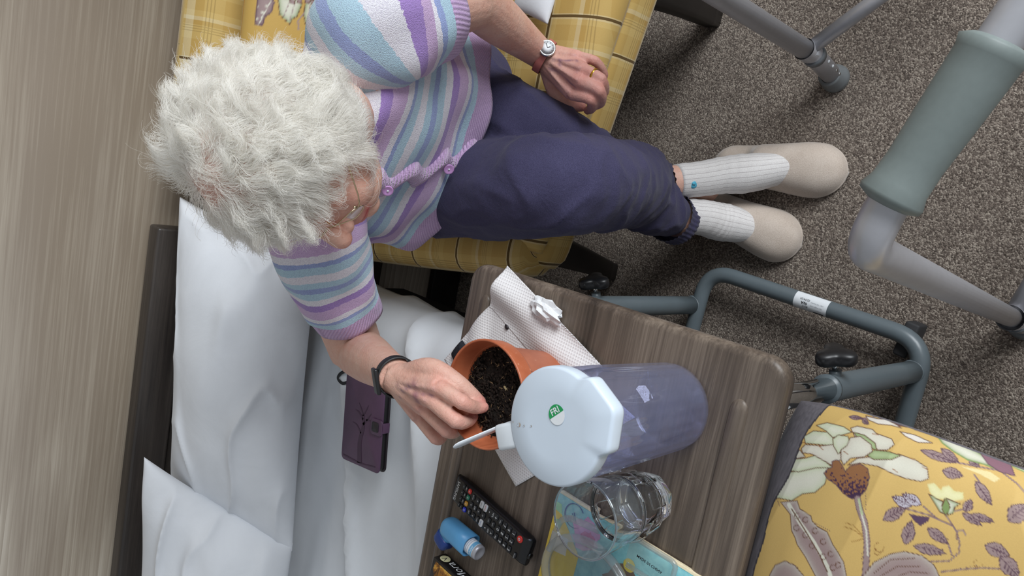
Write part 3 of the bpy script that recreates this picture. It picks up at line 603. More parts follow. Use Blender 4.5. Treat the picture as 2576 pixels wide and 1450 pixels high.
# soil: bumpy disc with crumbs and fibres
nr, na = 40, 110; V = []
for i in range(nr):
    for j in range(na): r = 0.0575 * (i / (nr - 1)); V.append((PB[0] + r * math.cos(2 * math.pi * j / na), PB[1] + r * math.sin(2 * math.pi * j / na), PB[2] + PH - .028))
V = np.array(V); V[:, 2] += 0.004 * fbm(V, 60, 4) + 0.0022 * fbm(V, 260, 3, 4) + 0.004 * fbm(V, 25, 2, 9); Fc = gridf(na, nr, True)
t = NT('dark_compost', 0.95, 0, 0.2); v = t.pos(); f = t.noise(v, 420, 5, 0.7); t.col(t.ramp(f, [(0.35, S(20, 17, 16)), (0.6, S(44, 38, 34)), (0.8, S(82, 68, 54))])); t.bump(f, 1.0, 0.003); M_soil = t.m
soil = mk('compost', V, Fc, M_soil, PT, label='dark crumbly compost')
def scatter(name, N, mat, lo, hi, wid, parent, thick=.3):
    Vs, Fs, k = [], [], 0
    for _ in range(N):
        r = 0.055 * math.sqrt(RNG.random()); an = RNG.random() * 6.283; L = RNG.uniform(lo, hi); wd = L * wid * RNG.uniform(.6, 1.3); b = RNG.random() * 6.283; el = RNG.uniform(-.4, .5)
        d = np.array([math.cos(b) * math.cos(el), math.sin(b) * math.cos(el), math.sin(el)]); s = np.cross(d, [0, 0, 1.0]); s /= np.linalg.norm(s); u = np.cross(s, d)
        c = np.array([PB[0] + r * math.cos(an), PB[1] + r * math.sin(an), PB[2] + PH - .0255 + 0.004 * noise.noise(Vector((r * math.cos(an), r * math.sin(an), 0)) * 60)])
        for sx, sy, sz in ((-1, -1, 0), (1, -1, 0), (1, 1, 0), (-1, 1, 0), (0, 0, 1), (0, 0, -1)): Vs.append(c + d * sx * L / 2 * (.8 if sz == 0 else 0) + s * sy * wd / 2 + u * sz * wd * thick)
        for f in ((0, 1, 4), (1, 2, 4), (2, 3, 4), (3, 0, 4), (1, 0, 5), (2, 1, 5), (3, 2, 5), (0, 3, 5)): Fs.append(tuple(i + k for i in f))
        k += 6
    return mk(name, np.array(Vs), Fs, mat, parent, smooth=False, kind='stuff')
scatter('compost_crumbs', 1500, plain('peat_crumbs', S(40, 33, 29), .95, 0, .2, .5, 200), .0015, .0045, .7, soil, .4)
scatter('compost_fibres', 150, plain('straw_fibres', S(126, 104, 76), .85, 0, .2, .4, 200), .003, .008, .14, soil)
def seed(px, py, z, label, mat, L=.006, wd=.0042, az=0.5):
    V, Fc = lathem([(0, -L / 2), (wd * .35, -L * .42), (wd * .5, -L * .1), (wd * .45, L * .2), (wd * .2, L * .45), (0, L / 2)], (0, 0, 0), 14, True); V = V * np.array([1, .6, 1])
    M = Matrix.Translation(Vector(P(px, py, z))) @ Matrix.Rotation(az, 4, 'Z') @ Matrix.Rotation(math.pi / 2, 4, 'Y') @ Matrix.Rotation(math.pi / 2, 4, 'Z')
    mk('seed', xf(V, M), Fc, mat, None, label=label, cat='seed')
seed(1271, 977, ZT + PH - .022, 'pale cream seed lying on the compost in the pot', plain('pale_seed', S(176, 160, 118), .5), .0075, .0062)
seed(1274, 823, ZT + .0042, 'dark brown seed lying on the white paper towel', plain('dark_seed', S(34, 26, 30), .4), .0085, .006, .9)
# plant label leaning on the pot rim
a_, b_ = P(1262, 1074, ZT + PH - .012), P(1140, 1126, ZT + PH + .042); L0 = np.linalg.norm(b_ - a_); M = frameM((a_ + b_) / 2, b_ - a_, np.cross(b_ - a_, ray(1200, 1100)) / L0 * .5 + ray(1200, 1100)); L = np.linalg.norm(b_ - a_)
ol = np.array([(-L / 2, -.0055), (L * .38, -.0060), (L * .46, -.0045), (L / 2, -.0015), (L / 2, .0015), (L * .46, .0045), (L * .38, .0060), (-L / 2, .0055), (-L / 2 - .03, .001), (-L / 2 - .03, -.001)])
V, Fc = plate(ol, -.0006, .0006, .0003, 2); pl = mk('plant_label', xf(V, M), Fc, M_white, None, label='narrow white plastic plant label stuck in the pot', cat='plant label')

# ------------------------------------------------------------------ paper towel, tissue, scrap
t = NT('embossed_paper', 0.9, 0, 0.15); tc_ = t.n('ShaderNodeTexCoord'); mp = t.n('ShaderNodeMapping'); mp.inputs['Rotation'].default_value = (0, 0, 0.75); t.l(tc_.outputs['Object'], mp.inputs['Vector'])
sp = t.n('ShaderNodeSeparateXYZ'); t.l(mp.outputs[0], sp.inputs[0]); k = 2 * math.pi / 0.0046
dots = t.math('MULTIPLY', t.math('SINE', t.math('MULTIPLY', sp.outputs[0], k)), t.math('SINE', t.math('MULTIPLY', sp.outputs[1], k * .75)))
t.col(t.ramp(dots, [(0.45, S(226, 224, 224)), (0.85, S(190, 186, 188))])); t.bump(dots, 0.3, 0.0006); M_towel = t.m
TW = thing('paper_towel', 'white embossed paper towel folded under the plant pot', 'paper towel', tuple(P(1350, 900, ZT)))
def sheet(name, pts, hfun, parent, zig=None, n=60, z0=0.0015):
    "bilinear sheet between four ground points; hfun lifts it; zig cuts a toothed edge"
    c = [P(x, y, ZT) for x, y in pts]; V = []
    for j in range(n):
        for i in range(n):
            a, b = i / (n - 1), j / (n - 1); q = (1 - a) * (1 - b) * c[0] + a * (1 - b) * c[1] + a * b * c[2] + (1 - a) * b * c[3]; q = q.copy()
            if zig and j == 0: q = q + (c[3] - c[0]) / np.linalg.norm(c[3] - c[0]) * (0.0026 * (i % 2))
            q[2] = ZT + z0 + hfun(a, b) + .0058 * max(0, 1 - (abs(q[1] - (TY1 - .042)) / .02) ** 2); V.append(q)
    o = mk(name, V, gridf(n, n), M_towel, parent); s = o.modifiers.new('thick', 'SOLIDIFY'); s.thickness = .0004; s.offset = 0; return o
sheet('lower_ply', [(1262, 742), (1600, 1050), (1300, 1224), (1120, 905)], lambda a, b: 0.0006 * math.sin(9 * a) * math.sin(7 * b) + .0006, TW, n=50, z0=.0012)
sheet('folded_flap', [(1284, 668), (1524, 921), (1392, 950), (1238, 772)], lambda a, b: 0.012 * math.sin(math.pi * b) ** 2 * (1 - .5 * a) + 0.004 * math.sin(7 * a + 3 * b) * b * (1 - b) * 3 + .003 * (1 - b), TW, True, 90, .0030)
bm = bmesh.new(); bmesh.ops.create_icosphere(bm, subdivisions=3, radius=1)
ctr = P(1388, 783, ZT); Vt = np.array([tuple(v.co) for v in bm.verts]); Ft = [tuple(v.index for v in f.verts) for f in bm.faces]; bm.free()
rd = .80 + 0.8 * np.abs(fbm(Vt * np.array([.6, 1.2, 1.2]), 1.2, 1, 3.0)) + RNG.uniform(-.16, .16, len(Vt)); d1 = P(1415, 812, ZT) - P(1352, 757, ZT); d1 /= np.linalg.norm(d1); d2 = np.cross(zz, d1)
Vt = (Vt * rd[:, None]); Vt = ctr + Vt[:, :1] * d1 * .0265 + Vt[:, 1:2] * d2 * .013 + (Vt[:, 2:] * .010 + .0095) * zz
Vt[:, 2] = np.maximum(Vt[:, 2], ZT + .0006)
mk('crumpled_tissue', Vt, Ft, linen('tissue_paper', S(226, 228, 230), 60, .3), None, smooth=False, label='small crumpled white tissue beside the paper towel', cat='tissue')
V, Fc, _, _ = cushionm(P(1163, 856, ZT + .004), P(1136, 890, ZT + .004), P(1150, 925, ZT + .004), P(1180, 880, ZT + .004), .006, .0035, (0, 0, 1), 18, .0, .003, 30, 3.0); mk('black_cloth', V, Fc, plain('black_felt', S(34, 36, 42), .9, 0, .2, .3, 300), None, label='scrap of black cloth tucked behind the plant pot', cat='cloth')

# ------------------------------------------------------------------ remote control
e1, e2_ = P(1136, 1226, ZT + .017), P(1324, 1396, ZT + .017); up_ = e2_ - e1; Lr = np.linalg.norm(up_); rt_ = np.cross(up_, zz); RMw = 0.0215; sL = Lr / 2
RM = thing('remote_control', 'black television remote with a red power button', 'remote control', tuple((e1 + e2_) / 2 - zz * .017))
MR = frameM((e1 + e2_) / 2 - zz * .017 + zz * .0003, rt_, up_); k = Lr / 0.165
R = []
for i, tt in enumerate(np.linspace(-1, 1, 24)):
    y = tt * sL; wd = RMw * k * (1 - .06 * abs(tt) ** 3); th = .016 + .0015 * tt; ez = 1 - .5 * max(0, abs(tt) - .93) / .07; q = rrect(wd, th / 2 * ez, min(.006, th / 2 * ez * .9), 4)
    R.append(np.c_[q[:, 0], np.full(len(q), y), q[:, 1] + th / 2])
V, Fc = loft(R); rb = mk('casing', xf(V, MR), Fc, plain('black_gloss_plastic', S(18, 18, 20), .28, 0, .5, .1, 200), RM, label='black plastic casing')
M_key = plain('black_rubber_key', S(30, 31, 34), .5); M_keyw = plain('white_key', S(206, 208, 210), .45); M_print = plain('white_print', S(226, 228, 230), .5)
M_kred = plain('red_key', S(214, 52, 44), .45); M_kgrn = plain('green_key', S(26, 120, 92), .45); M_kyel = plain('yellow_key', S(204, 150, 52), .45); M_kblu = plain('blue_key', S(34, 48, 186), .45)
def topz(y): return .016 + .0015 * (y / sL)
def key(x, y, sx, sy, mat, txt=None, ts=.006, tm=M_print, r=None, name='button'):
    x, y, sx, sy, ts = x * k, y * k, sx * k, sy * k, ts * k; r = r or min(sx, sy) * .35
    V, Fc = plate(rrect(sx / 2, sy / 2, min(r, min(sx, sy) / 2 * .98), 4), 0, .0022, .0007, 3); o = mk(name, xf(V + np.array([x, y, topz(y) - .0006]), MR), Fc, mat, RM)
    if txt:
        V, Fc = textm(txt, ts); mk('key_print', xf(V + np.array([x, y, topz(y) + .00175]), MR), Fc, tm, o, smooth=False)
    return o
key(-.0125, .0655, .0098, .0098, M_kred, 'o', .008, r=.0049 * k, name='power_button'); key(.0135, .0655, .0085, .0055, M_key, 'SOURCE', .0019)
for r_, row in enumerate((('1', '2', '3'), ('4', '5', '6'), ('7', '8', '9'), ('TTX', '0', 'PRE'))):
    for c2, tx in enumerate(row): key(-.0125 + .0125 * c2, .053 - .0095 * r_, .0098, .0072, M_key, tx, .0068 if len(tx) == 1 else .003)
key(-.0128, .0085, .0105, .021, M_key, None); key(.0128, .0085, .0105, .021, M_key, None); key(0, .0132, .0088, .0068, M_key, 'MUTE', .0021); key(0, .0038, .0088, .0068, M_key, 'LIST', .0021)
for tx, x, y, s_ in (('+', -.0128, .0150, .0085), ('VOL', -.0128, .0088, .0042), ('-', -.0128, .0020, .0085), ('^', .0128, .0138, .008), ('CH', .0128, .0088, .0042), ('v', .0128, .0025, .0058)):
    V, Fc = textm(tx, s_ * k); mk('key_print', xf(V + np.array([x * k, y * k, topz(y * k) + .0019]), MR), Fc, M_print, RM, smooth=False)
key(-.0125, -.0085, .0112, .0072, M_keyw, 'NETFLIX', .0024, plain('red_print', S(190, 40, 44), .5)); key(-.0125, -.0172, .0112, .0072, M_keyw, 'prime', .0026, M_ink); key(.0125, -.0085, .0112, .0072, M_keyw, 'Rakuten', .0022, plain('blue_print', S(60, 90, 180), .5))
key(0, -.0085, .0092, .0072, M_key, 'o', .005); key(.0125, -.0172, .0098, .0062, M_key, 'HOME', .0022); key(-.0125, -.0268, .0085, .0068, M_key, '^', .006); key(0, -.0190, .0085, .0066, M_key, '>', .005); key(0, -.0275, .0085, .0066, M_key, 'OK', .004); key(.0125, -.0268, .0085, .0068, M_key, 'v', .005); key(0, -.0360, .0085, .0066, M_key, '<', .005)
key(-.0125, -.0362, .009, .0062, M_key, 'RETURN', .0019); key(.0125, -.0362, .009, .0062, M_key, 'EXIT', .0024)
for x, m_, tx in ((-.0155, M_kred, 'A'), (-.0052, M_kgrn, 'B'), (.0052, M_kyel, 'C'), (.0155, M_kblu, 'D')): key(x, -.0462, .0074, .0064, m_, tx, .0042)
for r_ in range(2):
    for x, tx in zip((-.0155, -.0052, .0052, .0155), (('SET', 'INF', 'GUI', 'o'), ('<<', '||', 'o', '>>'))[r_]): key(x, -.0535 - .0062 * r_, .0074, .0048, M_key, tx, .0024)
V, Fc = textm('SAMSUNG', .0068 * k); mk('brand_print', xf(V + np.array([0, -.0725 * k, topz(-.0725 * k) + .0002]), MR), Fc, M_print, RM, smooth=False)
V, Fc = lathem([(0, 0), (.004, .0), (.005, .002), (.004, .004), (0, .0045)], xf([(0.004, sL - .001, .009)], MR)[0], 16, True, axis=up_); mk('infrared_window', V, Fc, glass('dark_lens', (.2, .2, .22, 1)), RM)

# ------------------------------------------------------------------ inhaler
i0, i1 = P(1132, 1328, ZT + .016), P(1196, 1384, ZT + .016); ia = (i1 - i0) / np.linalg.norm(i1 - i0); isd = np.cross(zz, ia)
IN = thing('inhaler', 'blue asthma inhaler with a dark blue cap', 'inhaler', tuple((i0 + i1) / 2 - zz * .016))
M_blue = plain('sky_blue_plastic', S(92, 160, 208), .38, 0, .5, .03); M_navy = plain('dark_blue_plastic', S(28, 60, 130), .4, 0, .5, .05)
def iring(c, a_, b_): q = rrect(a_, b_, min(a_, b_) * .75, 5); return c + q[:, :1] * isd + q[:, 1:] * zz
V, Fc = loft([iring(i0 - ia * .010, .008, .008), iring(i0 - ia * .007, .0125, .0125), iring(i0, .0148, .0145), iring(i0 + ia * .025, .0152, .015), iring(i0 + ia * .047, .0155, .0155), iring(i0 + ia * .047, .0135, .0135), iring(i0 + ia * .02, .0125, .0125)], True, True); mk('actuator', V, Fc, M_blue, IN, label='sky blue body')
md_ = P(1118, 1352, ZT + .012) - i0; md_[2] = 0; md_ /= np.linalg.norm(md_); sd2 = np.cross(zz, md_)
mring = lambda h, a_, b_: i0 + ia * .004 - zz * .002 + md_ * h + rrect(a_, b_, b_ * .6, 5)[:, :1] * sd2 + rrect(a_, b_, b_ * .6, 5)[:, 1:] * zz
V, Fc = loft([mring(.008, .0125, .0115), mring(.016, .0125, .0115), mring(.017, .0115, .0105)]); mk('mouthpiece', V, Fc, M_blue, IN)
V, Fc = loft([mring(.0155, .0135, .0128), mring(.017, .0142, .0133), mring(.030, .0138, .013), mring(.034, .012, .011), mring(.035, .008, .007)]); mk('mouthpiece_cap', V, Fc, M_navy, IN, label='dark blue mouthpiece cap')
V, Fc = lathem([(.0108, 0), (.0110, .001), (.0110, .044), (.0104, .0475), (.0085, .0482), (.0065, .0468), (0, .0462)], i0 + ia * .018, 40, axis=ia); can = mk('canister', V, Fc, M_alu, IN, label='silver canister')
V, Fc = lathem([(.01115, .02), (.01115, .0425)], i0 + ia * .018, 40, True, axis=ia); mk('canister_label', V, Fc, M_paperwhite, can)
V, Fc = lathem([(.01122, .036), (.01122, .0418)], i0 + ia * .018, 40, True, axis=ia); mk('label_band', V, Fc, plain('light_blue_print', S(108, 172, 210), .5), can)
for h in (.0235, .0265, .0295, .0325): 
    V, Fc = lathem([(.0112, h), (.0112, h + .0007)], i0 + ia * .018, 40, True, axis=ia); mk('label_line', V, Fc, M_faint, can)
V, Fc = textm('Inhaler', .005); W = [i0 + ia * (.018 + .039 - v[1]) + .0113 * (math.cos(v[0] / .0112 + .2) * zz + math.sin(v[0] / .0112 + .2) * isd) for v in V]; mk('label_print', np.array(W), Fc, M_paperwhite, can, smooth=False)

# ------------------------------------------------------------------ novel with a black cover
k0 = P(1092, 1401, ZT + .0235); kx = P(1140, 1445, ZT + .0235) - k0; kx /= np.linalg.norm(kx); ky = np.cross(zz, kx); ky = ky if (ky @ (P(1040, 1450, ZT) - k0)) > 0 else -ky
BKm = frameM(k0, kx, -ky); BK = thing('paperback_book', 'black and gold paperback novel at the corner of the table', 'book', tuple(k0 - zz * .0235))
M_bcov = plain('black_gloss_cover', S(22, 20, 20), .3, 0, .5, .2); M_page = plain('book_pages', S(222, 208, 176), .8, 0, .2, .08, 400)
def bbox(name, x0, x1, y0, y1, z0, z1, mat, par): V, Fc = rboxm(x1 - x0, y1 - y0, z1 - z0, .0008, 1, Matrix.Translation(((x0 + x1) / 2, (y0 + y1) / 2, (z0 + z1) / 2))); return mk(name, xf(V, BKm), Fc, mat, par)
sgy = -1
cov = bbox('front_cover', 0, .178, -.108, 0, -.0012, 0, M_bcov, BK); bbox('page_block', .002, .176, -.106, -.002, -.0205, -.0013, M_page, BK); bbox('spine', 0, .178, -.0016, 0, -.0208, -.0013, M_bcov, BK); bbox('back_cover', 0, .178, -.108, 0, -.0218, -.0207, M_bcov, BK)
t = NT('gold_picture', .35); v = t.pos(); f = t.noise(v, 45, 5, .7, 1.5); t.col(t.ramp(f, [(.35, S(60, 34, 14)), (.5, S(176, 116, 36)), (.62, S(232, 186, 84)), (.75, S(120, 70, 24))])); M_gold = t.m
V = [(.006, -.004, .0003), (.17, -.004, .0003), (.17, -.1, .0003), (.01, -.1, .0003), (.004, -.06, .0003), (.012, -.03, .0003), (.004, -.018, .0003)]
mk('cover_picture', xf(V, BKm), [tuple(range(len(V)))], M_gold, cov, smooth=False, label='golden cover picture')
MS = frameM(k0 - ky * .0006 - zz * .0115, -kx, zz); a = np.linspace(0, 2 * math.pi, 32, endpoint=False); V = [(-.012 + .0078 * math.cos(t_), .0078 * math.sin(t_), .0002) for t_ in a]; em = mk('publisher_emblem', xf(V, MS), [tuple(range(32))], plain('cream_print', S(226, 222, 178), .5), BK, smooth=False)
V, Fc = textm('V', .012); mk('lettering', xf(V + np.array([-.012, 0, .0004]), MS), Fc, M_ink, em, smooth=False)
V, Fc = textm('i Mora', .0185, 'RIGHT', .25); mk('author_print', xf(V + np.array([-.023, 0, .0003]), MS), Fc, M_print, BK, smooth=False)
V, Fc = textm('C', .036); mk('title_initial', xf(V @ np.array([[-1, 0, 0], [0, -1, 0], [0, 0, 1.0]]) + np.array([.035, -.030, .0007]), BKm), Fc, M_print, cov, smooth=False)

# ------------------------------------------------------------------ magazine and magnifier
m0 = P(1407, 1240, ZT + .0130); mx = P(1745, 1450, ZT + .008) - m0; mx /= np.linalg.norm(mx); my = np.cross(mx, zz); my = my if my @ (P(1388, 1330, ZT) - m0) > 0 else -my
MGm = frameM(m0, mx, my); flip = 1 if np.array(MGm)[2, 2] > 0 else -1
if flip < 0: MGm = MGm @ Matrix.Scale(-1, 4, (0, 0, 1))
MG = thing('puzzle_book', 'teal and yellow softcover puzzle book lying under the magnifier', 'book', tuple(m0 - zz * .008))
def mbox(name, x0, x1, y0, y1, z0, z1, mat, par, **kw): V, Fc = rboxm(x1 - x0, y1 - y0, z1 - z0, .0006, 1, Matrix.Translation(((x0 + x1) / 2, (y0 + y1) / 2, (z0 + z1) / 2))); return mk(name, xf(V, MGm), Fc, mat, par, **kw)
t = NT('teal_cover', .35); v = t.pos(); f = t.noise(v, 90, 4, .6, .6); t.col(t.ramp(f, [(.35, S(112, 178, 186)), (.55, S(132, 194, 200)), (.75, S(150, 206, 206))])); M_teal = t.m
mcov = mbox('cover', 0, .215, 0, .148, -.0008, 0, M_teal, MG); mbox('pages', .0005, .2145, -.003, .1475, -.0068, -.001, M_page, MG); mbox('back_cover', 0, .215, 0, .148, -.0076, -.0069, M_paperwhite, MG)
def patch(name, pts, col, z=.0003, par=mcov): mk(name, xf([(x, y, z) for x, y in pts], MGm), [tuple(range(len(pts)))], plain(name, col, .4), par, smooth=False)
patch('yellow_panel', [(0, .022), (.012, .024), (.03, .04), (.05, .06), (.05, .148), (0, .148)], S(222, 190, 70)); patch('green_panel', [(.0, .012), (.008, .012), (.012, .024), (.0, .022)], S(150, 206, 160)); patch('green_shape', [(.006, .033), (.012, .031), (.016, .036), (.014, .043), (.007, .042)], S(130, 190, 130), .0005)
patch('cream_panel', [(.004, .05), (.03, .048), (.032, .07), (.004, .075)], S(216, 206, 190), .0005)
rng2 = np.random.default_rng(3)
blob = lambda cx, cy, r, n_=22, j=.22: [(cx + r * (1 + j * rng2.uniform(-1, 1)) * math.cos(t_), cy + r * (1 + j * rng2.uniform(-1, 1)) * math.sin(t_)) for t_ in np.linspace(0, 6.283, n_, endpoint=False)]
patch('pink_flower', blob(.052, .030, .020), S(204, 140, 190), .0006); patch('magenta_petals', blob(.057, .034, .010), S(196, 90, 140), .0008); patch('brown_photo', blob(.118, .062, .026), S(120, 100, 86), .0006); patch('lilac_photo', blob(.115, .088, .016), S(168, 170, 200), .0007); patch('yellow_dot', blob(.118, .032, .008, 20, .0), S(222, 200, 90), .0007)
M_logo = plain('logo_blue', S(30, 84, 148), .4); a = np.linspace(0.3, 5.6, 40); V = []
for t_ in a: V += [(.030 + .0155 * math.cos(t_), .016 + .0155 * math.sin(t_), .0006), (.030 + .0135 * math.cos(t_), .016 + .0145 * math.sin(t_), .0006)]
mk('logo_ring', xf(V, MGm), [(2 * i, 2 * i + 1, 2 * i + 3, 2 * i + 2) for i in range(39)], M_logo, mcov, smooth=False)
V, Fc = textm('wil', .0145, bold=.0002); zl = m0[2] + .0009; ml = frameM(P(1436, 1303, zl), P(1470, 1300, zl) - P(1420, 1303, zl), P(1438, 1280, zl) - P(1434, 1320, zl)); mk('logo_print', xf(V, ml), Fc, M_logo, mcov, smooth=False)
# magnifier: clear oval lens in a rounded clear frame with a flat handle
zc = ZT + .024; C0 = P(1472, 1470, zc); l1 = P(1600, 1400, zc) - P(1325, 1432, zc); lx = mx; ly = my
MN = thing('magnifier', 'clear plastic hand magnifier with an oval lens', 'magnifier', tuple(C0 - zz * .012))
M_acr = glass('clear_acrylic', (.97, .985, .99, 1), 1.3, .03); a = np.linspace(0, 2 * math.pi, 72, endpoint=False)
cen = C0; A_, B_ = .062, .050
lring = lambda k_, dz: cen + (A_ + k_) * np.cos(a)[:, None] * lx + (B_ + k_) * np.sin(a)[:, None] * ly + dz * zz
ring = [lring(-.004, -.004), lring(.0, -.0055), lring(.004, -.004), lring(.0055, 0), lring(.004, .004), lring(.0, .0055), lring(-.004, .004), lring(-.0048, 0)]; R = ring + [ring[0]]
V = np.concatenate(ring); n_ = 72; Fc = [(i * n_ + j, ((i + 1) % 8) * n_ + j, ((i + 1) % 8) * n_ + (j + 1) % n_, i * n_ + (j + 1) % n_) for i in range(8) for j in range(n_)]
mk('lens_rim', V, Fc, thin_clear('clear_rim', (.80, .82, .82, 1), .08, 1.5, .25, (.8, .82, .82, 1)), MN)
R = [cen + s * (A_ - .004) * np.cos(a)[:, None] * lx + s * (B_ - .004) * np.sin(a)[:, None] * ly + h * zz for s, h in ((.999, -.001), (1, .0), (.85, .0022), (.5, .0036), (.1, .004))]; V, Fc = loft(R); mk('lens', V, Fc, thin_clear('lens_plastic', (.86, .88, .9, 1), .02, 1.6), MN)
hc = P(1634, 1418, zc); 
for nm, sx, sy, sz, m_ in (('handle', .058, .034, .006, thin_clear('clear_handle', (.9, .93, .92, 1), .05, 1.5, .08)),):
    V, Fc = plate(rrect(sx / 2, sy / 2, .008, 6), -sz / 2, sz / 2, .0025, 4); hm = frameM(hc, lx, ly); ho = mk(nm, xf(V, hm), Fc, m_, MN)
V, Fc = textm('MADE IN CHINA', .0046, bold=.0001); zh = zc + .0036; mh = frameM(P(1633, 1420, zh), P(1652, 1435, zh) - P(1614, 1408, zh), P(1640, 1410, zh) - P(1628, 1430, zh)); mk('handle_print', xf(V * np.array([1, -1, 1.0]), mh), Fc, M_ink, ho, smooth=False)
V, Fc = tubem(bend([hc - lx * .040 - ly * .017, hc + lx * .030 - ly * .017, hc + lx * .030 + ly * .017, hc - lx * .026 + ly * .017], .008), .0030, 10); mk('handle_edge', V, Fc, thin_clear('clear_edge', (.8, .82, .82, 1), .08, 1.5, .25, (.8, .82, .82, 1)), MN)
# second, larger clear rim edge reaching under the glass
for dx_, dy_ in ((-.05, -.01),): 
    V, Fc = tubem(bend([cen - lx * A_ * .98 - ly * .01, cen - lx * (A_ * .9) - ly * (B_ + .012), cen + lx * .0 - ly * (B_ + .02)], .02), .004, 10); mk('stand_edge', V, Fc, bpy.data.materials['clear_edge'], MN)

# ------------------------------------------------------------------ phone wallet on the bed
_q = P(925, 1050, .6); _sv = mverts0(so.data); zp = _sv[np.hypot(_sv[:, 0] - _q[0], _sv[:, 1] - _q[1]) < .11][:, 2].max() + .0125; c4 = [P(886, 925, zp), P(874, 1158, zp), P(965, 1172, zp), P(984, 962, zp)]
py = (c4[1] - c4[0] + c4[2] - c4[3]); py[2] = 0; py /= np.linalg.norm(py); px_ = (c4[3] - c4[0] + c4[2] - c4[1]); px_ = px_ - py * (px_ @ py); px_[2] = 0; px_ /= np.linalg.norm(px_)
pcn = sum(c4) / 4; pl_ = np.linalg.norm(c4[1] - c4[0]) / 2 * .98; pw_ = abs((c4[3] - c4[0]) @ px_) / 2 * .98
PHm = frameM(pcn + zz * .012, px_, -py); PW = thing('phone_wallet', 'purple leather phone wallet with a tree print on the bed', 'phone case', tuple(pcn))
M_pur = plain('purple_leather', S(84, 58, 84), .45, 0, .5, .12, 30, .05); M_pdk = plain('dark_leather', S(34, 28, 34), .5); M_ptr = plain('tree_print', S(66, 42, 66), .5)
V, Fc = plate(rrect(pw_, pl_, .010, 5), -.003, 0, .001, 3); pc_ = mk('front_cover', xf(V, PHm), Fc, M_pur, PW, label='purple embossed cover'); V, Fc = plate(rrect(pw_, pl_, .010, 5), -.016, -.013, .001, 3); mk('back_cover', xf(V, PHm), Fc, M_pdk, PW); V, Fc = plate(rrect(pw_ - .003, pl_ - .003, .008, 5), -.013, -.003, .001, 3); mk('phone', xf(V, PHm), Fc, M_black, PW)
def ribbon(pts, w0, w1, z=.0004):
    p = spline([(*q, 0) for q in pts], 14)[:, :2]; d = np.gradient(p, axis=0); nn = np.c_[-d[:, 1], d[:, 0]]; nn /= np.linalg.norm(nn, axis=1)[:, None]; ww = np.linspace(w0, w1, 14)[:, None] / 2
    V = np.c_[np.vstack([p + nn * ww, p - nn * ww]), np.full(28, z)]; return xf(V, PHm), [(i, i + 1, 15 + i, 14 + i) for i in range(13)]
tr_ = [ribbon([(.000, -pl_ * .93), (-.004, -pl_ * .5), (.004, -pl_ * .15), (.002, pl_ * .1)], .014, .006), ribbon([(.003, -pl_ * .1), (.016, pl_ * .05), (.026, pl_ * .18)], .005, .0015), ribbon([(.002, pl_ * .0), (-.012, pl_ * .12), (-.024, pl_ * .16)], .005, .0012), ribbon([(.002, pl_ * .1), (.010, pl_ * .22), (.016, pl_ * .34)], .004, .001), ribbon([(.002, pl_ * .08), (-.006, pl_ * .22), (-.014, pl_ * .33)], .004, .001), ribbon([(-.002, -pl_ * .3), (-.016, -pl_ * .16), (-.03, -pl_ * .12)], .004, .001), ribbon([(.012, pl_ * .02), (.026, pl_ * .03), (.032, pl_ * .0)], .003, .001), ribbon([(-pw_ * .9, -pl_ * .9), (0, -pl_ * .93), (pw_ * .8, -pl_ * .88)], .003, .002)]
mk('tree_print', *joinm(*tr_), M_ptr, pc_, smooth=False, label='embossed bare tree')
V, Fc = plate(rrect(.017, .0145, .006, 4), 0, .0028, .001, 3); cl = mk('clasp', xf(V + np.array([pw_ - .014, -.004, 0]), PHm), Fc, M_pur, PW); V, Fc = plate(rrect(.010, .009, .004, 4), 0, .0012, .0005, 2); mk('clasp_patch', xf(V + np.array([pw_ - .016, -.004, .0028]), PHm), Fc, M_pdk, cl); V, Fc = rboxm(.004, .018, .018, .001, 2, Matrix.Translation((pw_ + .001, -.004, -.006))); mk('clasp_strap', xf(V, PHm), Fc, M_pur, cl)
lp = spline([P(884, 958, .604), P(862, 965, .606), P(850, 952, .608), P(860, 938, .609), P(884, 932, .606)], 24); V, Fc = tubem(lp, .0032, 8, flat=.4); mk('wrist_cord', V, Fc, M_black, PW)

# ------------------------------------------------------------------ walking frame
WK = thing('walking_frame', 'aluminium walking frame with a grey foam hand grip', 'walking frame', (0.3, 0.3, 0))
hz = 0.905
g0, g1 = P(2236, 505, hz), P(2520, 95, hz); gd = (g1 - g0) / np.linalg.norm(g1 - g0); bA = P(2183, 612, hz) + np.array([-.004, .002, -.004]); fA = P(2545, 800, .17)
endA = g0 + gd * .36; footA = fA + (fA - bA) / (bA[2] - fA[2]) * .17 * -1; dv = (fA - bA) / (fA[2] - bA[2]); footA = fA - dv * (fA[2] - .012)
f2A = endA + np.array([.10, -.05, 0]); f2A[2] = .012
cornerA = bA + 0; pathA = bend([fA - dv * .04, cornerA, g0 - gd * 0.0 + 0 * zz, endA, np.array([f2A[0] * .97 + endA[0] * .03, f2A[1], .16])], .05, 10)
V, Fc = tubem(pathA, .0136, 24); mk('side_tube', V, Fc, M_alu, WK, label='bent aluminium side tube')
gp = [g0 + gd * t_ for t_ in (-.004, 0, .006, .02, .09, .17, .184, .19, .194)]
dl = np.linalg.norm(P(2515, 110, hz) - P(2232, 500, hz)); sfac = dl / .19; gp = [g0 + gd * t_ * sfac for t_ in (-.006, 0, .006, .02, .05, .09, .15, .175, .186, .192)]
V, Fc = tubem(gp, [.013, .0205, .0212, .0185, .0178, .0188, .0200, .0205, .0225, .0165], 32); mk('hand_grip', V, Fc, plain('grey_green_foam', S(114, 123, 121), .5, 0, .35, .03, 200), WK, label='grey foam hand grip')
uq = P(2065, 160, .10)
b1 = P(2030, 128, .17); b1t = b1.copy(); b1t[2] = .9; fB = P(2098, 196, 0.012)
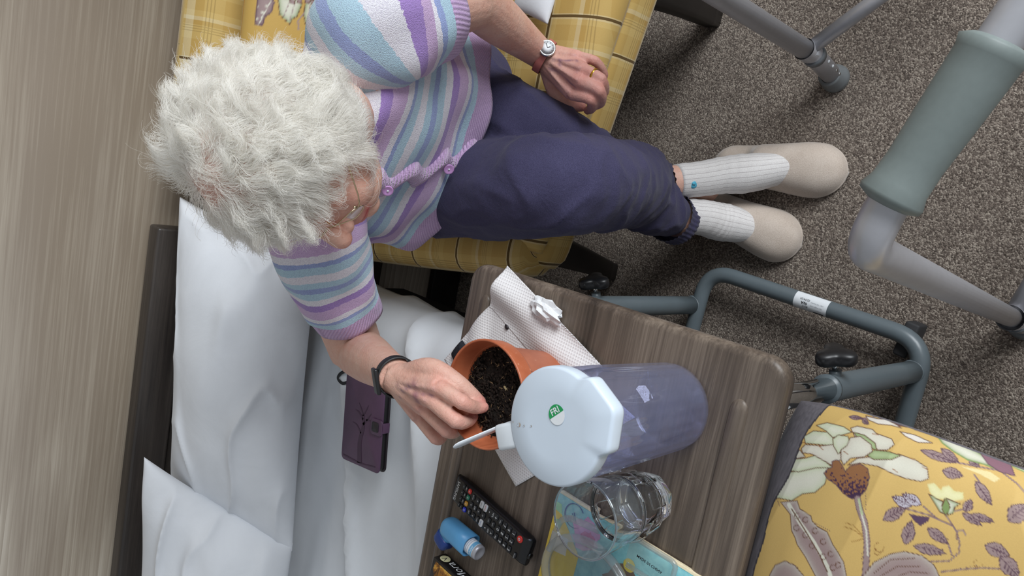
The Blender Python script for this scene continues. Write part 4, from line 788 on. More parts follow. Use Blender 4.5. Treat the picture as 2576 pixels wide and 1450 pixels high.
b2 = b1 + np.array([.40, -.17, 0]); endB = np.array([b2[0] - .02, b2[1], .9])
V, Fc = tubem(bend([b1 - zz * .03, np.array([b1[0], b1[1], .9]), endB, b2 + np.array([.04, 0, .0])], .05, 8), .0165, 20); mk('side_tube', V, Fc, M_alu, WK, label='bent aluminium side tube')
mB = np.array([(b1[0] + endB[0]) / 2, (b1[1] + endB[1]) / 2, .9]); dB = (endB - np.array([b1[0], b1[1], .9])); dB /= np.linalg.norm(dB); V, Fc = tubem([mB - dB * .09, mB - dB * .085, mB + dB * .085, mB + dB * .09], [.016, .02, .02, .016], 20); mk('hand_grip', V, Fc, bpy.data.materials['grey_green_foam'], WK)
def foot(p_top, p_bot, dirn):
    d = (np.asarray(p_bot) - p_top); L_ = np.linalg.norm(d); d /= L_
    V, Fc = tubem([p_top - d * .03, p_top + d * .012, p_bot - d * .01], .0172, 20); V2, F2 = tubem([p_top - d * .008, p_top + d * .008], .0198, 20)
    o = mk('leg_extension', V, Fc, M_alu, WK); mk('collar', V2, F2, plain('grey_plastic', S(110, 114, 118), .5), o)
    s = np.cross(d, [0.3, .7, .1]); s /= np.linalg.norm(s)
    for t_ in (.25, .45, .65, .8):
        c = p_top + d * L_ * t_ - np.array([0, .0168, 0]) * 1.0; V, Fc = lathem([(.0028, 0), (.0028, .0012), (0, .0013)], c, 10, axis=(0, -1, 0.25)); mk('adjusting_hole', V, Fc, M_paperwhite if t_ < .6 else M_chrome, o)
    pb = np.asarray(p_bot); V, Fc = lathem([(.0, -.012), (.0245, -.012), (.0262, -.008), (.0252, .002), (.0225, .007), (.0212, .022), (.0195, .026), (.015, .026)], pb, 28, True); mk('rubber_tip', V, Fc, plain('grey_rubber', S(112, 116, 118), .6), WK)
foot(b1 - zz * .03, fB, 1); foot(fA - dv * .04, np.array([footA[0], footA[1], .012]), 1); foot(np.array([f2A[0] * .97 + endA[0] * .03, f2A[1], .16]), f2A, 1); foot(b2 + np.array([.04, 0, 0]), b2 + np.array([.045, 0, -b2[2] + .012]), 1)
brB = P(2230, -20, .17); V, Fc = tubem([b1, brB + (brB - b1) * 1.2], .0125, 16); mk('brace', V, Fc, M_alu, WK)
V, Fc = tubem([b1 + (brB - b1) * 2.2, b2 + np.array([.04, 0, .0])], .0125, 16); mk('brace', V, Fc, M_alu, WK)
brA = P(2640, 640, .17); e_ = np.array([f2A[0] * .97 + endA[0] * .03, f2A[1], .16]); V, Fc = tubem([fA, brA, e_], .0125, 16); mk('brace', V, Fc, M_alu, WK)
for h in (.30, .62): V, Fc = tubem([endA * (h / .9) + e_ * (1 - h / .9), np.array([(endB * (h / .9) + (b2 + np.array([.04, 0, 0])) * (1 - h / .9))[0], b2[1], h])], .011, 16); mk('cross_bar', V, Fc, M_alu, WK)
for pp in (fA, b1): V, Fc = lathem([(.0182, -.014), (.0184, .014)], pp, 20, True); mk('joint_ring', V, Fc, M_alu, WK)

# ------------------------------------------------------------------ floral cushion on the bed
def floral():
    z = .652; c = [np.array([-.158, .300, z]), np.array([-.60, .292, z]), np.array([-.60, -.14, z + .01]), np.array([-.170, -.15, z + .01])]
    n_ = 450; V, Fc, Sg, Tg = cushionm(*c, .058, .036, (0, 0, 1), n_, .0, .0028, 7, 6.0, 3.2, None, .28); V, Fc = V[:n_ * n_], Fc[:(n_ - 1) ** 2]
    px = proj(V); N0 = n_ * n_; GREY = np.array(S(112, 108, 114)[:3]); pt = Paint(px, S(214, 180, 110))
    for OX, OY in ((0, 0), (860, 60), (-40, 560), (820, 600), (1700, 400)):
        q = lambda p: np.array(p, float) * 0.3449 + np.array([1750 + OX, 950 + OY])
        if not len(pt.near(q([(500, 250), (2450, 1500)]), 0)): continue
        nzv = lambda X: np.array([noise.noise(Vector((x * .11, y * .11, 0))) for x, y in X])
        for pl, g in (([(570, 840), (620, 680), (700, 690), (860, 660), (980, 650), (940, 780), (870, 840), (780, 850), (700, 900), (600, 880), (550, 915)], 1), ([(1110, 640), (1180, 590), (1280, 580), (1480, 560), (1600, 600), (1690, 660), (1700, 740), (1640, 760), (1540, 740), (1450, 710), (1330, 650), (1200, 625)], 0),
                      ([(1250, 570), (1300, 530), (1400, 540), (1500, 570), (1430, 600), (1300, 600)], 2), ([(880, 350), (960, 330), (1080, 360), (1140, 400), (1070, 420), (1000, 440), (950, 390)], 1), ([(1130, 370), (1180, 355), (1290, 380), (1320, 410), (1430, 450), (1450, 490), (1400, 530), (1330, 530), (1280, 480), (1160, 430)], 0), ([(1150, 400), (1230, 420), (1310, 480), (1320, 530), (1260, 510), (1180, 440)], 2),
                      ([(790, 430), (860, 390), (960, 400), (1000, 440), (1010, 500), (900, 490), (800, 480)], 1), ([(690, 540), (760, 530), (800, 580), (700, 600), (640, 640)], 0), ([(650, 650), (690, 600), (800, 590), (870, 570), (930, 600), (1000, 660), (880, 660), (750, 690), (680, 680)], 1), ([(770, 520), (800, 490), (920, 500), (1000, 490), (1060, 560), (1060, 600), (990, 640), (920, 600), (850, 560), (780, 550)], 0), ([(1000, 450), (1040, 420), (1110, 430), (1130, 480), (1080, 520), (1040, 560), (1005, 500)], 1), ([(1060, 600), (1060, 530), (1100, 500), (1130, 440), (1200, 430), (1280, 490), (1290, 540), (1230, 580), (1130, 590), (1080, 640)], 0)):
            pt.poly(q(pl), PGRN if g == 2 else CREAM, OUT, 1.5, tint=GREEN if g == 2 else (PGRN if g else S(205, 196, 180)), tw=9, tamt=.8)
        for a_, b_ in (((1600, 600), (1560, 590)), ((1690, 670), (1650, 650)), ((1470, 690), (1440, 670)), ((900, 500), (930, 530)), ((1080, 540), (1110, 560)), ((760, 470), (800, 480)), ((1290, 410), (1330, 420))): pt.line(q([a_, b_]), 1.6, S(150, 96, 50))
        heart = [(935, 700), (960, 670), (995, 655), (995, 615), (1020, 603), (1045, 608), (1068, 640), (1090, 685), (1130, 645), (1200, 630), (1255, 665), (1268, 730), (1245, 820), (1195, 872), (1140, 888), (1080, 850), (1020, 780), (960, 740)]
        hc1, hc2 = np.array(S(150, 104, 68)[:3]), np.array(S(70, 46, 72)[:3])
        def hcol(X): f = (np.array([noise.noise(Vector((x * .17, y * .17, 3))) for x, y in X]) + .012 * (X[:, 1] - 1215) > .08)[:, None]; return np.where(f, hc2, hc1)
        pt.poly(q(heart), hcol, MDARK, 1.6)
        for cx, cy, r in ((1215, 690, 26), (1190, 790, 28), (1090, 800, 18), (1230, 760, 16), (1150, 720, 14)): t_ = np.linspace(0, 5, 14); pt.line(q(np.c_[cx + r * np.cos(t_), cy + r * np.sin(t_)]), 1.8, hc1)
        pt.line(q([(1180, 885), (1195, 960), (1232, 1060), (1250, 1200), (1245, 1330), (1232, 1500)]), 17, MDARK); pt.line(q([(1180, 885), (1195, 960), (1232, 1060), (1250, 1200), (1245, 1330), (1232, 1500)]), 14, MAUVE); pt.line(q([(1190, 900), (1205, 980), (1245, 1120), (1255, 1300)]), 4, CREAM); pt.line(q([(1190, 890), (1215, 1000)]), 5, PGRN)
        big = [(620, 910), (740, 900), (760, 960), (840, 1010), (850, 1050), (890, 1090), (960, 1130), (1000, 1220), (1040, 1280), (1080, 1350), (1110, 1500), (900, 1500), (800, 1310), (740, 1220), (725, 1170), (700, 1120), (690, 1000)]
        pt.poly(q(big), MAUVE, OUT, 1.5, tint=CREAM, tw=7, tamt=.6); pt.line(q([(680, 930), (760, 1060), (860, 1200), (960, 1380), (1000, 1500)]), 10, CREAM); pt.line(q([(700, 960), (800, 1120), (900, 1290), (960, 1420)]), 3, OUT)
        for x, y in ((740, 1010), (735, 1100), (800, 1040), (800, 1150), (870, 1120), (850, 1230), (930, 1200), (930, 1310), (985, 1290), (1000, 1390), (1040, 1370)): t_ = np.linspace(.3, 5.4, 14); pt.line(q(np.c_[x + 20 * np.cos(t_), y + 20 * np.sin(t_)]), 1.0, OUT)
        for pl in ([(1230, 1440), (1300, 1350), (1420, 1290), (1520, 1270), (1650, 1300), (1740, 1370), (1810, 1520), (1200, 1520)], [(540, 1440), (580, 1370), (650, 1340), (720, 1370), (790, 1450), (800, 1520), (530, 1520)]): pt.poly(q(pl), MAUVE, OUT, 1.6, tint=CREAM, tw=12, tamt=.5)
        for s_ in ([(1300, 1430), (1420, 1330), (1600, 1320)], [(1350, 1450), (1470, 1380), (1640, 1380)], [(1480, 1450), (1560, 1420), (1700, 1430)]): pt.line(q(s_), 1.2, OUT)
        st_ = S(120, 92, 92)
        for s_ in ([(1820, 1000), (1900, 1120), (1925, 1200), (1920, 1280), (1850, 1340), (1720, 1345)], [(1660, 940), (1770, 1040), (1880, 1085)], [(1540, 960), (1700, 1005), (1830, 1065)], [(1900, 620), (2050, 650), (2220, 680), (2350, 780), (2450, 900)], [(2030, 710), (2090, 790)], [(1880, 980), (1960, 960)], [(1840, 1210), (1870, 1300)], [(1900, 1180), (1915, 1120), (1950, 1115), (1970, 1150)], [(1790, 1420), (1960, 1400), (2100, 1390), (2250, 1400)], [(1215, 300), (1300, 290)], [(1600, 380), (1720, 420), (1850, 470)]): pt.line(q(s_), 4.2, st_); pt.line(q(s_), 1.8, MAUVE)
        for a_, b_, w_ in (((1640, 530), (1900, 625), 60), ((1790, 520), (1920, 620), 55), ((1800, 680), (1950, 720), 80), ((2040, 760), (2160, 930), 80), ((1365, 1040), (1535, 950), 90), ((1530, 1220), (1575, 1045), 95), ((1690, 1100), (1845, 1215), 75), ((1590, 1230), (1825, 1285), 75), ((1945, 990), (2085, 1080), 55), ((2010, 1000), (2175, 1055), 55), ((1965, 980), (2010, 890), 70), ((2280, 1050), (2420, 930), 140), ((2110, 1225), (2290, 1300), 100), ((2220, 1310), (2360, 1460), 120), ((1120, 288), (1220, 300), 30), ((1215, 305), (1262, 342), 36), ((1560, 330), (1640, 360), 40), ((1990, 590), (2070, 650), 55)): pt.leaf(q([a_])[0], q([b_])[0], w_ * .3449, MAUVE, MDARK, MDARK, .06)
        for a_, b_, w_ in (((1430, 870), (1575, 942), 75), ((1505, 850), (1645, 930), 75)): pt.leaf(q([b_])[0], q([a_])[0], w_ * .3449, S(196, 190, 200), MDARK, MDARK)
        pt.poly(q([(1560, 998), (1620, 1012), (1705, 1022), (1690, 1050), (1640, 1082), (1600, 1050)]), S(88, 66, 92), MDARK, 1.4)
        pt.poly(q([(1690, 780), (1740, 770), (1790, 825), (1800, 800), (1850, 790), (1885, 830), (1950, 840), (1955, 890), (1880, 905), (1820, 890), (1740, 885), (1710, 840)]), S(232, 228, 180), None, tint=S(214, 206, 140), tw=6)
        pt.poly(q([(1700, 850), (1760, 885), (1800, 905), (1830, 880), (1890, 910), (1930, 920), (1890, 950), (1880, 990), (1830, 1010), (1780, 980), (1750, 930)]), CREAM, OUT, 1.5, tint=GREEN, tw=6, tamt=1); pt.leaf(q([(1825, 1005)])[0], q([(1825, 880)])[0], 20, GREEN, OUT)
        pt.poly(q([(1750, 410), (1850, 430), (1960, 490), (2080, 560), (2180, 620), (2250, 690), (2120, 640), (1980, 600), (1880, 540), (1800, 480)]), CREAM, GREEN, 3, tint=GREEN, tw=5, tamt=1); pt.poly(q([(2080, 560), (2200, 570), (2300, 640), (2330, 720), (2220, 690), (2130, 630)]), S(140, 104, 116), MDARK, 1.5)
        pt.poly(q([(1240, 280), (1320, 300), (1420, 310), (1500, 370), (1430, 350), (1330, 340), (1260, 310)]), S(222, 216, 206), OUT, 1.2); pt.poly(q([(1490, 395), (1600, 420), (1730, 480), (1620, 475), (1530, 430)]), S(222, 216, 206), OUT, 1.2); pt.poly(q([(1395, 310), (1500, 320), (1590, 372), (1480, 352)]), MDARK, OUT, 1.2)
        pt.poly(q([(1930, 650), (2060, 670), (2150, 690), (2220, 740), (2180, 765), (2080, 710)]), S(230, 214, 160), None); pt.poly(q([(2290, 610), (2395, 650), (2460, 720), (2395, 690), (2310, 650)]), PGRN, GREEN, 1.5)
        for a_, b_, nn in (((600, 905), (612, 935), 4), ((875, 1065), (975, 1120), 8), ((655, 1340), (745, 1385), 8), ((1240, 850), (1240, 960), 8), ((1212, 1290), (1212, 1340), 4), ((1910, 1400), (2070, 1370), 8)):
            for t_ in np.linspace(0, 1, nn): p_ = np.array(a_) * (1 - t_) + np.array(b_) * t_; pt.line(q([p_, p_ + .5]), 2.4, st_)
        for cx, cy, r in ((1340, 1240, 36), (1325, 1275, 22), (2060, 1360, 30)): t_ = np.linspace(0, 4.6, 14); pt.line(q(np.c_[cx + r * np.cos(t_), cy + r * np.sin(t_)]), 1.2, S(150, 108, 60))
        for s_ in ([(1090, 1060), (1150, 1080), (1215, 1150)], [(1080, 1090), (1150, 1110), (1215, 1160)], [(1140, 1200), (1220, 1180)]): pt.line(q(s_), 1.0, S(160, 118, 60))
    col = pt.rgba(); sg = np.concatenate([Sg.ravel(), Sg.ravel()])[:len(V)]; tg = Tg.ravel()
    full_t = np.concatenate([Tg.ravel(), np.full(len(V) - N0, -2.0)]); full_s = np.concatenate([Sg.ravel(), np.full(len(V) - N0, -2.0)])
    wob = .012 * np.sin(full_s * 7) + .008 * np.sin(full_s * 17)
    gm = (full_t < -0.885 + .06 * np.clip(-full_s - .5, 0, 1) + wob) | (full_s < -0.9985) | (full_s > .985) | (full_t > .985)
    wv = .92 + .22 * fbm(V * np.array([1, 8, 8]), 60, 2, 3.0); col[gm, :3] = GREY * wv[gm][:, None]
    seam = abs(full_t - (-0.885 + .06 * np.clip(-full_s - .5, 0, 1) + wob)) < .0045; col[seam, :3] = np.array(S(70, 66, 72)[:3])
    FCt = thing('floral_cushion', 'large golden floral cushion with grey edging on the bed', 'cushion', (-.38, .08, .60)); mk('printed_cover', V, Fc, M_paint, FCt, attrs={'paint': col}, label='golden cotton printed with white flowers and mauve leaves')
    V, Fc, _, _ = cushionm(*c, .0565, .036, (0, 0, 1), 60, .0, .0028, 7, 6.0, 3.2, None, .28); V[:3600, 2] -= .0015; mk('backing', V, Fc, plain('grey_linen', S(112, 108, 114), .85, 0, .2, .12, 300), FCt, label='grey linen backing')
floral()
# ------------------------------------------------------------------ the seated woman
WM = thing('person', 'elderly person in a striped cardigan leaning over to plant a seed', 'person', (0.05, 1.05, 0.0))
HC = P(703, 366, 1.03); HF = np.array([-.856, -.367, -.364]); HU = np.array([-.202, -.411, .889]); HL = np.array([.476, -.834, -.278])
HF /= np.linalg.norm(HF); HU -= HF * (HU @ HF); HU /= np.linalg.norm(HU); HL = np.cross(HU, HF)
def H(l, f, u): return HC + HL * l + HF * f + HU * u
def ell(c, r, ax=None, n=28):
    a = np.linspace(0, math.pi, n); R = []
    ax = ax if ax is not None else np.eye(3)
    V, Fc = lathem([(max(1e-7, math.sin(t_)), -math.cos(t_)) for t_ in a], (0, 0, 0), n, True); V = V * np.asarray(r); return V @ np.asarray(ax) + np.asarray(c), Fc
HAX = np.array([HL, HF, HU])
def he(c, r): return ell(H(*c), r, HAX)
def remesh(parts, voxel, smooth=6, fac=.5):
    V, Fc = joinm(*parts); me = bpy.data.meshes.new('tmp'); me.from_pydata([tuple(v) for v in V], [], Fc); me.update()
    bm = bmesh.new(); bm.from_mesh(me); bmesh.ops.recalc_face_normals(bm, faces=bm.faces); bm.to_mesh(me); bm.free()
    o = bpy.data.objects.new('tmp', me); COL.objects.link(o)
    m = o.modifiers.new('r', 'REMESH'); m.mode = 'VOXEL'; m.voxel_size = voxel; m.adaptivity = 0
    if smooth: s = o.modifiers.new('s', 'SMOOTH'); s.iterations = smooth; s.factor = fac
    dg = bpy.context.evaluated_depsgraph_get(); e = bpy.data.meshes.new_from_object(o.evaluated_get(dg))
    bpy.data.objects.remove(o); bpy.data.meshes.remove(me); return e
def mverts(me): a = np.empty(len(me.vertices) * 3, np.float32); me.vertices.foreach_get('co', a); return a.reshape(-1, 3).astype(float)
def limb(pts, rad, n=20, seg=24):
    p = spline(np.c_[np.array(pts), np.array(rad)], seg); p[:, 3] = np.maximum(p[:, 3], .003); return tubem(p[:, :3], p[:, 3], n)
def segd3(X, pts):
    d = np.full(len(X), 1e9); pts = np.asarray(pts)
    for a, b in zip(pts, pts[1:]):
        q = b - a; t_ = np.clip(((X - a) @ q) / max(q @ q, 1e-12), 0, 1); d = np.minimum(d, np.linalg.norm(X - a - t_[:, None] * q, axis=1))
    return d
# joints
STN = [(.50, .05, 1.06, -8, .185, .140), (.56, .05, 1.052, -10, .187, .143), (.62, .045, 1.035, -14, .187, .138), (.70, .035, 1.00, -20, .182, .127), (.78, .025, .962, -26, .176, .116), (.84, .015, .934, -30, .168, .104), (.88, .006, .914, -32, .142, .088), (.912, 0, .90, -32, .098, .072), (.935, -.004, .888, -30, .066, .058)]
def torso_ring(z, cx, cy, yaw, a, b, n=72, k=1.0):
    t_ = np.linspace(0, 2 * math.pi, n, endpoint=False); p = 2.5; x = np.sign(np.cos(t_)) * abs(np.cos(t_)) ** (2 / p) * a * k; y = np.sign(np.sin(t_)) * abs(np.sin(t_)) ** (2 / p) * b * k
    c, s = math.cos(math.radians(yaw)), math.sin(math.radians(yaw)); return np.c_[cx + x * c - y * s, cy + x * s + y * c, np.full(n, z)]
SL, SR = P(955, 58, .885), P(788, 590, .862); EL, ER = P(1192, 2, .745), P(897, 882, .735); WL, WR = P(1362, 138, .548), P(1000, 950, .838)
KR, KL = P(1432, 464, .600), P(1408, 372, .522); AR, AL = P(1704, 457, .186), P(1724, 544, .160); HEMR, HEML = P(1632, 464, .236), P(1692, 550, .190)
parts = [he((0, .002, .020), (.073, .088, .090)), he((0, .038, -.040), (.060, .060, .080)), he((0, .045, -.085), (.049, .054, .042)), he((0, .086, -.106), (.021, .017, .016)), he((.034, .068, -.042), (.026, .024, .030)), he((-.034, .068, -.042), (.026, .024, .030)), he((0, .080, .022), (.050, .018, .015)),
         he((0, .080, -.074), (.029, .022, .021)), he((.031, .076, -.004), (.0155, .012, .011)), he((-.031, .076, -.004), (.0155, .012, .011)), he((.069, -.010, -.016), (.007, .018, .028)), he((-.069, -.010, -.016), (.007, .018, .028)),
         limb([H(0, .084, .012), H(0, .100, -.014), H(0, .116, -.038), H(0, .108, -.046)], [.008, .0094, .0116, .0085]), he((.011, .102, -.043), (.009, .011, .008)), he((-.011, .102, -.043), (.009, .011, .008)),
         limb([H(-.023, .090, -.077), H(-.01, .100, -.072), H(0, .1015, -.073), H(.01, .100, -.072), H(.023, .090, -.077)], [.003, .0048, .0048, .0048, .003]), limb([H(-.021, .089, -.080), H(-.008, .099, -.083), H(.008, .099, -.083), H(.021, .089, -.080)], [.003, .0055, .0055, .003]),
         limb([H(0, -.015, -.06), H(0, -.02, -.11), np.array([-.004, .888, .90])], [.052, .050, .055])]
parts.append(loft([torso_ring(*s, n=40, k=.78 if s[0] < .66 else .90) for s in STN[:-1]]))
parts += [limb([SR + np.array([.06, -.03, -.005]), SR, SR * .45 + ER * .55, ER], [.05, .052, .045, .043]), limb([ER + (SR - ER) * .12, ER + np.array([0, .004, -.004]), ER * .66 + WR * .34, ER * .25 + WR * .75, WR], [.041, .0405, .037, .028, .0245]),
          limb([SL + np.array([-.06, .03, -.005]), SL, SL * .45 + EL * .55, EL], [.05, .050, .040, .038]), limb([EL + (SL - EL) * .12, EL, EL * .66 + WL * .34, EL * .25 + WL * .75, WL], [.036, .036, .034, .027, .0235])]
def hand(wr, mcps, fingers, thumb, rad=1.0):
    out = []
    for m, sc in zip(mcps, (1, 1.02, .98, .88)): out.append(limb([wr, wr * .5 + m * .5, m], [.0205, .0155, .0118 * sc], 14, 12))
    cm = sum(mcps) / 4; out.append(limb([wr, wr * .45 + cm * .55, cm * .9 + wr * .1], [.022, .019, .015], 16, 12))
    for f, sc in zip(fingers, (1, 1.02, .97, .86)):
        n_ = len(f); r = np.interp(np.linspace(0, 1, n_), [0, .45, 1], [.0098, .0088, .0070]) * sc * rad; r[0] = .0106 * sc; out.append(limb(f, r, 14, 22)); out.append(ell(f[-1], (r[-1],) * 3, None, 12)); out.append(ell(f[1], (r[1] * 1.10,) * 3, None, 12))
    r = np.interp(np.linspace(0, 1, len(thumb)), [0, .4, .75, 1], [.016, .0128, .0112, .0086]); out.append(limb(thumb, r, 14, 22)); out.append(ell(thumb[-1], (r[-1],) * 3, None, 12)); return out
# her right hand: thumb and finger pinch a seed over the compost
RM_ = [P(1104, 974, .846), P(1082, 1003, .846), P(1068, 1028, .836), P(1056, 1052, .822)]
RF = [[RM_[0], P(1163, 1012, .836), P(1196, 1026, .815), P(1216, 1025, .803)], [RM_[1], P(1146, 1058, .838), P(1176, 1060, .812), P(1190, 1049, .801)], [RM_[2], P(1124, 1083, .828), P(1146, 1086, .802), P(1152, 1074, .792)], [RM_[3], P(1096, 1103, .815), P(1112, 1102, .794), P(1116, 1090, .785)]]
RT = [WR + np.array([.005, -.01, -.004]), P(1082, 928, .838), P(1142, 960, .826), P(1184, 996, .810), P(1206, 1012, .800)]
parts += hand(WR, RM_, RF, RT)
LM_ = [P(1440, 236, .556), P(1462, 206, .562), P(1468, 176, .558), P(1456, 144, .548)]
LF = [[LM_[0], P(1486, 250, .552), P(1488, 272, .527), P(1478, 278, .516)], [LM_[1], P(1507, 228, .552), P(1512, 256, .526), P(1500, 266, .515)], [LM_[2], P(1511, 199, .548), P(1521, 228, .522), P(1512, 242, .514)], [LM_[3], P(1497, 154, .538), P(1519, 184, .518), P(1516, 202, .513)]]
LT = [WL + np.array([-.012, -.012, -.005]), P(1396, 226, .535), P(1418, 252, .524), P(1442, 264, .517), P(1462, 268, .512)]
parts += hand(WL, LM_, LF, LT, .96)
# tendons and veins standing up under the skin
VEIN = []
for wr, mc, nrm in ((WR, RM_, np.array([-.05, -.25, .95])), (WL, LM_, np.array([.0, -.1, 1.0]))):
    for i, m in enumerate(mc):
        a, b = wr + (mc[1] - wr) * .25 + (m - mc[1]) * .3, m; up0 = nrm * .0150; VEIN.append([a + nrm * .0165, (a + b) / 2 + nrm * .0148, b + nrm * .0105]); parts.append(limb(VEIN[-1], [.0022, .0034, .003], 8, 10))
parts += [limb([np.array([-.02, 1.04, .58]), KR * .5 + np.array([-.02, 1.04, .58]) * .5, KR + np.array([0, .01, 0]), KR * .62 + HEMR * .38 + np.array([0, -.008, 0]), HEMR, AR, AR + np.array([0, -.01, -.10])], [.07, .06, .045, .042, .035, .031, .030]), limb([np.array([.11, 1.03, .58]), KL * .5 + np.array([.11, 1.03, .58]) * .5, KL + np.array([0, .01, 0]), KL * .62 + HEML * .38, HEML, AL, AL + np.array([0, -.01, -.08])], [.07, .06, .045, .040, .034, .031, .030])]
me = remesh(parts, .0023, 3, .5); BV = mverts(me)
# skin colour by place: cheeks, lips, knuckles, veins
skin = np.tile(np.array(S(214, 174, 156)[:3]), (len(BV), 1)); pink = np.array(S(202, 138, 128)[:3])
def tone(d, r, col, amt): 
    global skin
    w_ = (np.exp(-(d / r) ** 2) * amt)[:, None]; skin = skin * (1 - w_) + np.array(col[:3]) * w_
dist = lambda p: np.linalg.norm(BV - p, axis=1)
dl = dist(LM_[1]); tone(dl, .075, S(208, 156, 148), .8); tone(dist(WL), .05, S(208, 158, 146), .5); tone(segd3(BV, [EL, WL]), .05, S(214, 172, 154), .5)
dr = dist(RM_[1]); tone(dr, .07, S(206, 162, 148), .6)
for m in RM_[:4] + LM_[:4] + [f[1] for f in RF] + [f[1] for f in LF]: tone(dist(m), .011, S(212, 140, 130), .55)
for f in RF + LF + [RT, LT]: tone(dist(f[-1]), .012, S(214, 134, 128), .6)
for v in VEIN: tone(segd3(BV, v), .0026, S(150, 118, 122), .45)
for wr, mc, s0 in ((WR, RM_, 0), (WL, LM_, 1)):
    rg = np.random.default_rng(5 + s0); nrm = np.array([0, -.2, 1.0])
    for k in range(7):
        i = rg.integers(0, 3); a = wr * .55 + mc[i] * .45; b = mc[i] * .5 + mc[i + 1] * .5; ln = [a + rg.normal(0, .004, 3) + nrm * .016, (a + b) / 2 + rg.normal(0, .005, 3) + nrm * .014, b + rg.normal(0, .003, 3) + nrm * .011]; tone(segd3(BV, spline(ln, 8)), .0022, S(112, 82, 112), .6)
tone(segd3(BV, [P(1030, 945, .862), P(1040, 985, .862), P(1050, 1010, .855)]), .006, S(128, 84, 106), .7)
tone(dist(H(.036, .075, -.035)), .025, S(208, 146, 130), .5); tone(dist(H(-.036, .075, -.035)), .025, S(206, 134, 118), .6); tone(dist(H(0, .125, -.04)), .016, S(210, 142, 124), .6)
tone(segd3(BV, [H(-.021, .096, -.077), H(0, .106, -.077), H(.021, .096, -.077)]), .0075, S(186, 84, 88), .95); tone(segd3(BV, [H(-.04, .085, .02), H(-.012, .094, .024)]), .005, S(170, 140, 124), .5)
tone(dist(H(0, -.03, .09)), .08, S(208, 178, 172), .7); tone(dist(ER), .05, S(206, 164, 146), .5)
ca_ = me.attributes.new('paint', 'FLOAT_COLOR', 'POINT'); ca_.data.foreach_set('color', np.c_[skin, np.ones(len(skin))].astype(np.float32).ravel())
t = NT('aged_skin', .5, 0, .4); c = t.attr('paint', 'Color'); v = t.pos(); f1 = t.noise(v, 45, 4); f2 = t.noise(v, 260, 4, .65); f3 = t.noise(v, 120, 3, .6, 1.2)
c = t.mix(t.ramp(f1, [(.35, (0, 0, 0, 1)), (.7, (.4, .4, .4, 1))]), c, t.mix(1.0, c, S(238, 196, 186), 'MULTIPLY')); c = t.mix(t.ramp(f2, [(.55, (0, 0, 0, 1)), (.72, (.28, .28, .28, 1))]), c, t.mix(1.0, c, S(210, 168, 150), 'MULTIPLY')); t.col(c)
t.b.inputs['Subsurface Weight'].default_value = .12; t.b.inputs['Subsurface Radius'].default_value = (.008, .003, .0015); t.bump(t.math('ADD', f2, f3), .35, .0022); M_skin = t.m
me.materials.append(M_skin); me.polygons.foreach_set('use_smooth', np.ones(len(me.polygons), bool)); body = link(bpy.data.objects.new('body', me), WM, label='pale wrinkled skin of face, arms and hands'); body.data.name = 'body'

# ---- cardigan
LIL, PUR, WHT, LBL, CRN = S(206, 174, 214), S(160, 124, 198), S(234, 233, 238), S(176, 212, 226), S(146, 166, 214)
t = NT('striped_wool_knit', .95, 0, .15); sv = t.attr('sv', 'Fac'); su = t.attr('su', 'Fac'); wob_ = t.noise(t.pos(), 170, 3, .7)
svn = t.math('ADD', sv, t.math('MULTIPLY', t.math('SUBTRACT', wob_, .5), .0042)); per = .112; fr = t.math('FRACT', t.math('DIVIDE', t.math('SUBTRACT', svn, .030), per))
st_ = []; x = 0
for wd_, c_ in ((.011, LBL), (.006, CRN), (.008, WHT), (.018, LIL), (.012, PUR), (.012, WHT), (.013, LBL), (.009, CRN), (.010, LBL), (.013, WHT)): st_.append((x / .112, c_)); x += wd_
c = t.ramp(fr, st_, 'CONSTANT'); isrib = t.math('LESS_THAN', svn, .030); c = t.mix(isrib, c, LIL)
v = t.pos(); kn = t.voro(v, 800); kn2 = t.noise(v, 1000, 2, .6); c = t.mix(t.ramp(kn, [(.1, (.0, .0, .0, 1)), (.75, (.55, .55, .55, 1))]), c, t.mix(1.0, c, S(190, 180, 200), 'MULTIPLY')); c = t.mix(t.math('MULTIPLY', kn2, .14), c, (1, 1, 1, 1))
rib = t.math('MULTIPLY', t.math('SINE', t.math('MULTIPLY', su, 2 * math.pi / .0058)), isrib); c = t.mix(t.math('MULTIPLY', t.math('GREATER_THAN', rib, .35), .3), c, t.mix(1.0, c, S(170, 140, 190), 'MULTIPLY')); t.col(c)
t.bump(t.math('ADD', t.math('ADD', t.math('MULTIPLY', kn, -.8), kn2), t.math('MULTIPLY', rib, .9)), .5, .0015); t.sheen(.25, .5); M_knit = t.m
CV, CFc, CSV, CSU, n0 = [], [], [], [], 0
def add_knit(rings, svs, closed_end=False):
    global n0
    R = np.asarray(rings); m, n = R.shape[:2]; V, Fc = loft(R, False, False); CV.append(V); CFc.extend([tuple(i + n0 for i in f) for f in Fc]); CSV.append(np.repeat(np.asarray(svs), n))
    su_ = np.concatenate([np.r_[0, np.cumsum(np.linalg.norm(np.diff(r, axis=0), axis=1))] for r in R]); CSU.append(su_); n0 += len(V)
Z0 = .648; zs = np.linspace(Z0, .935, 60); ST = np.array(STN); st2 = np.array([[z] + [np.interp(z, ST[:, 0], ST[:, k]) for k in range(1, 6)] for z in zs]); rings = []
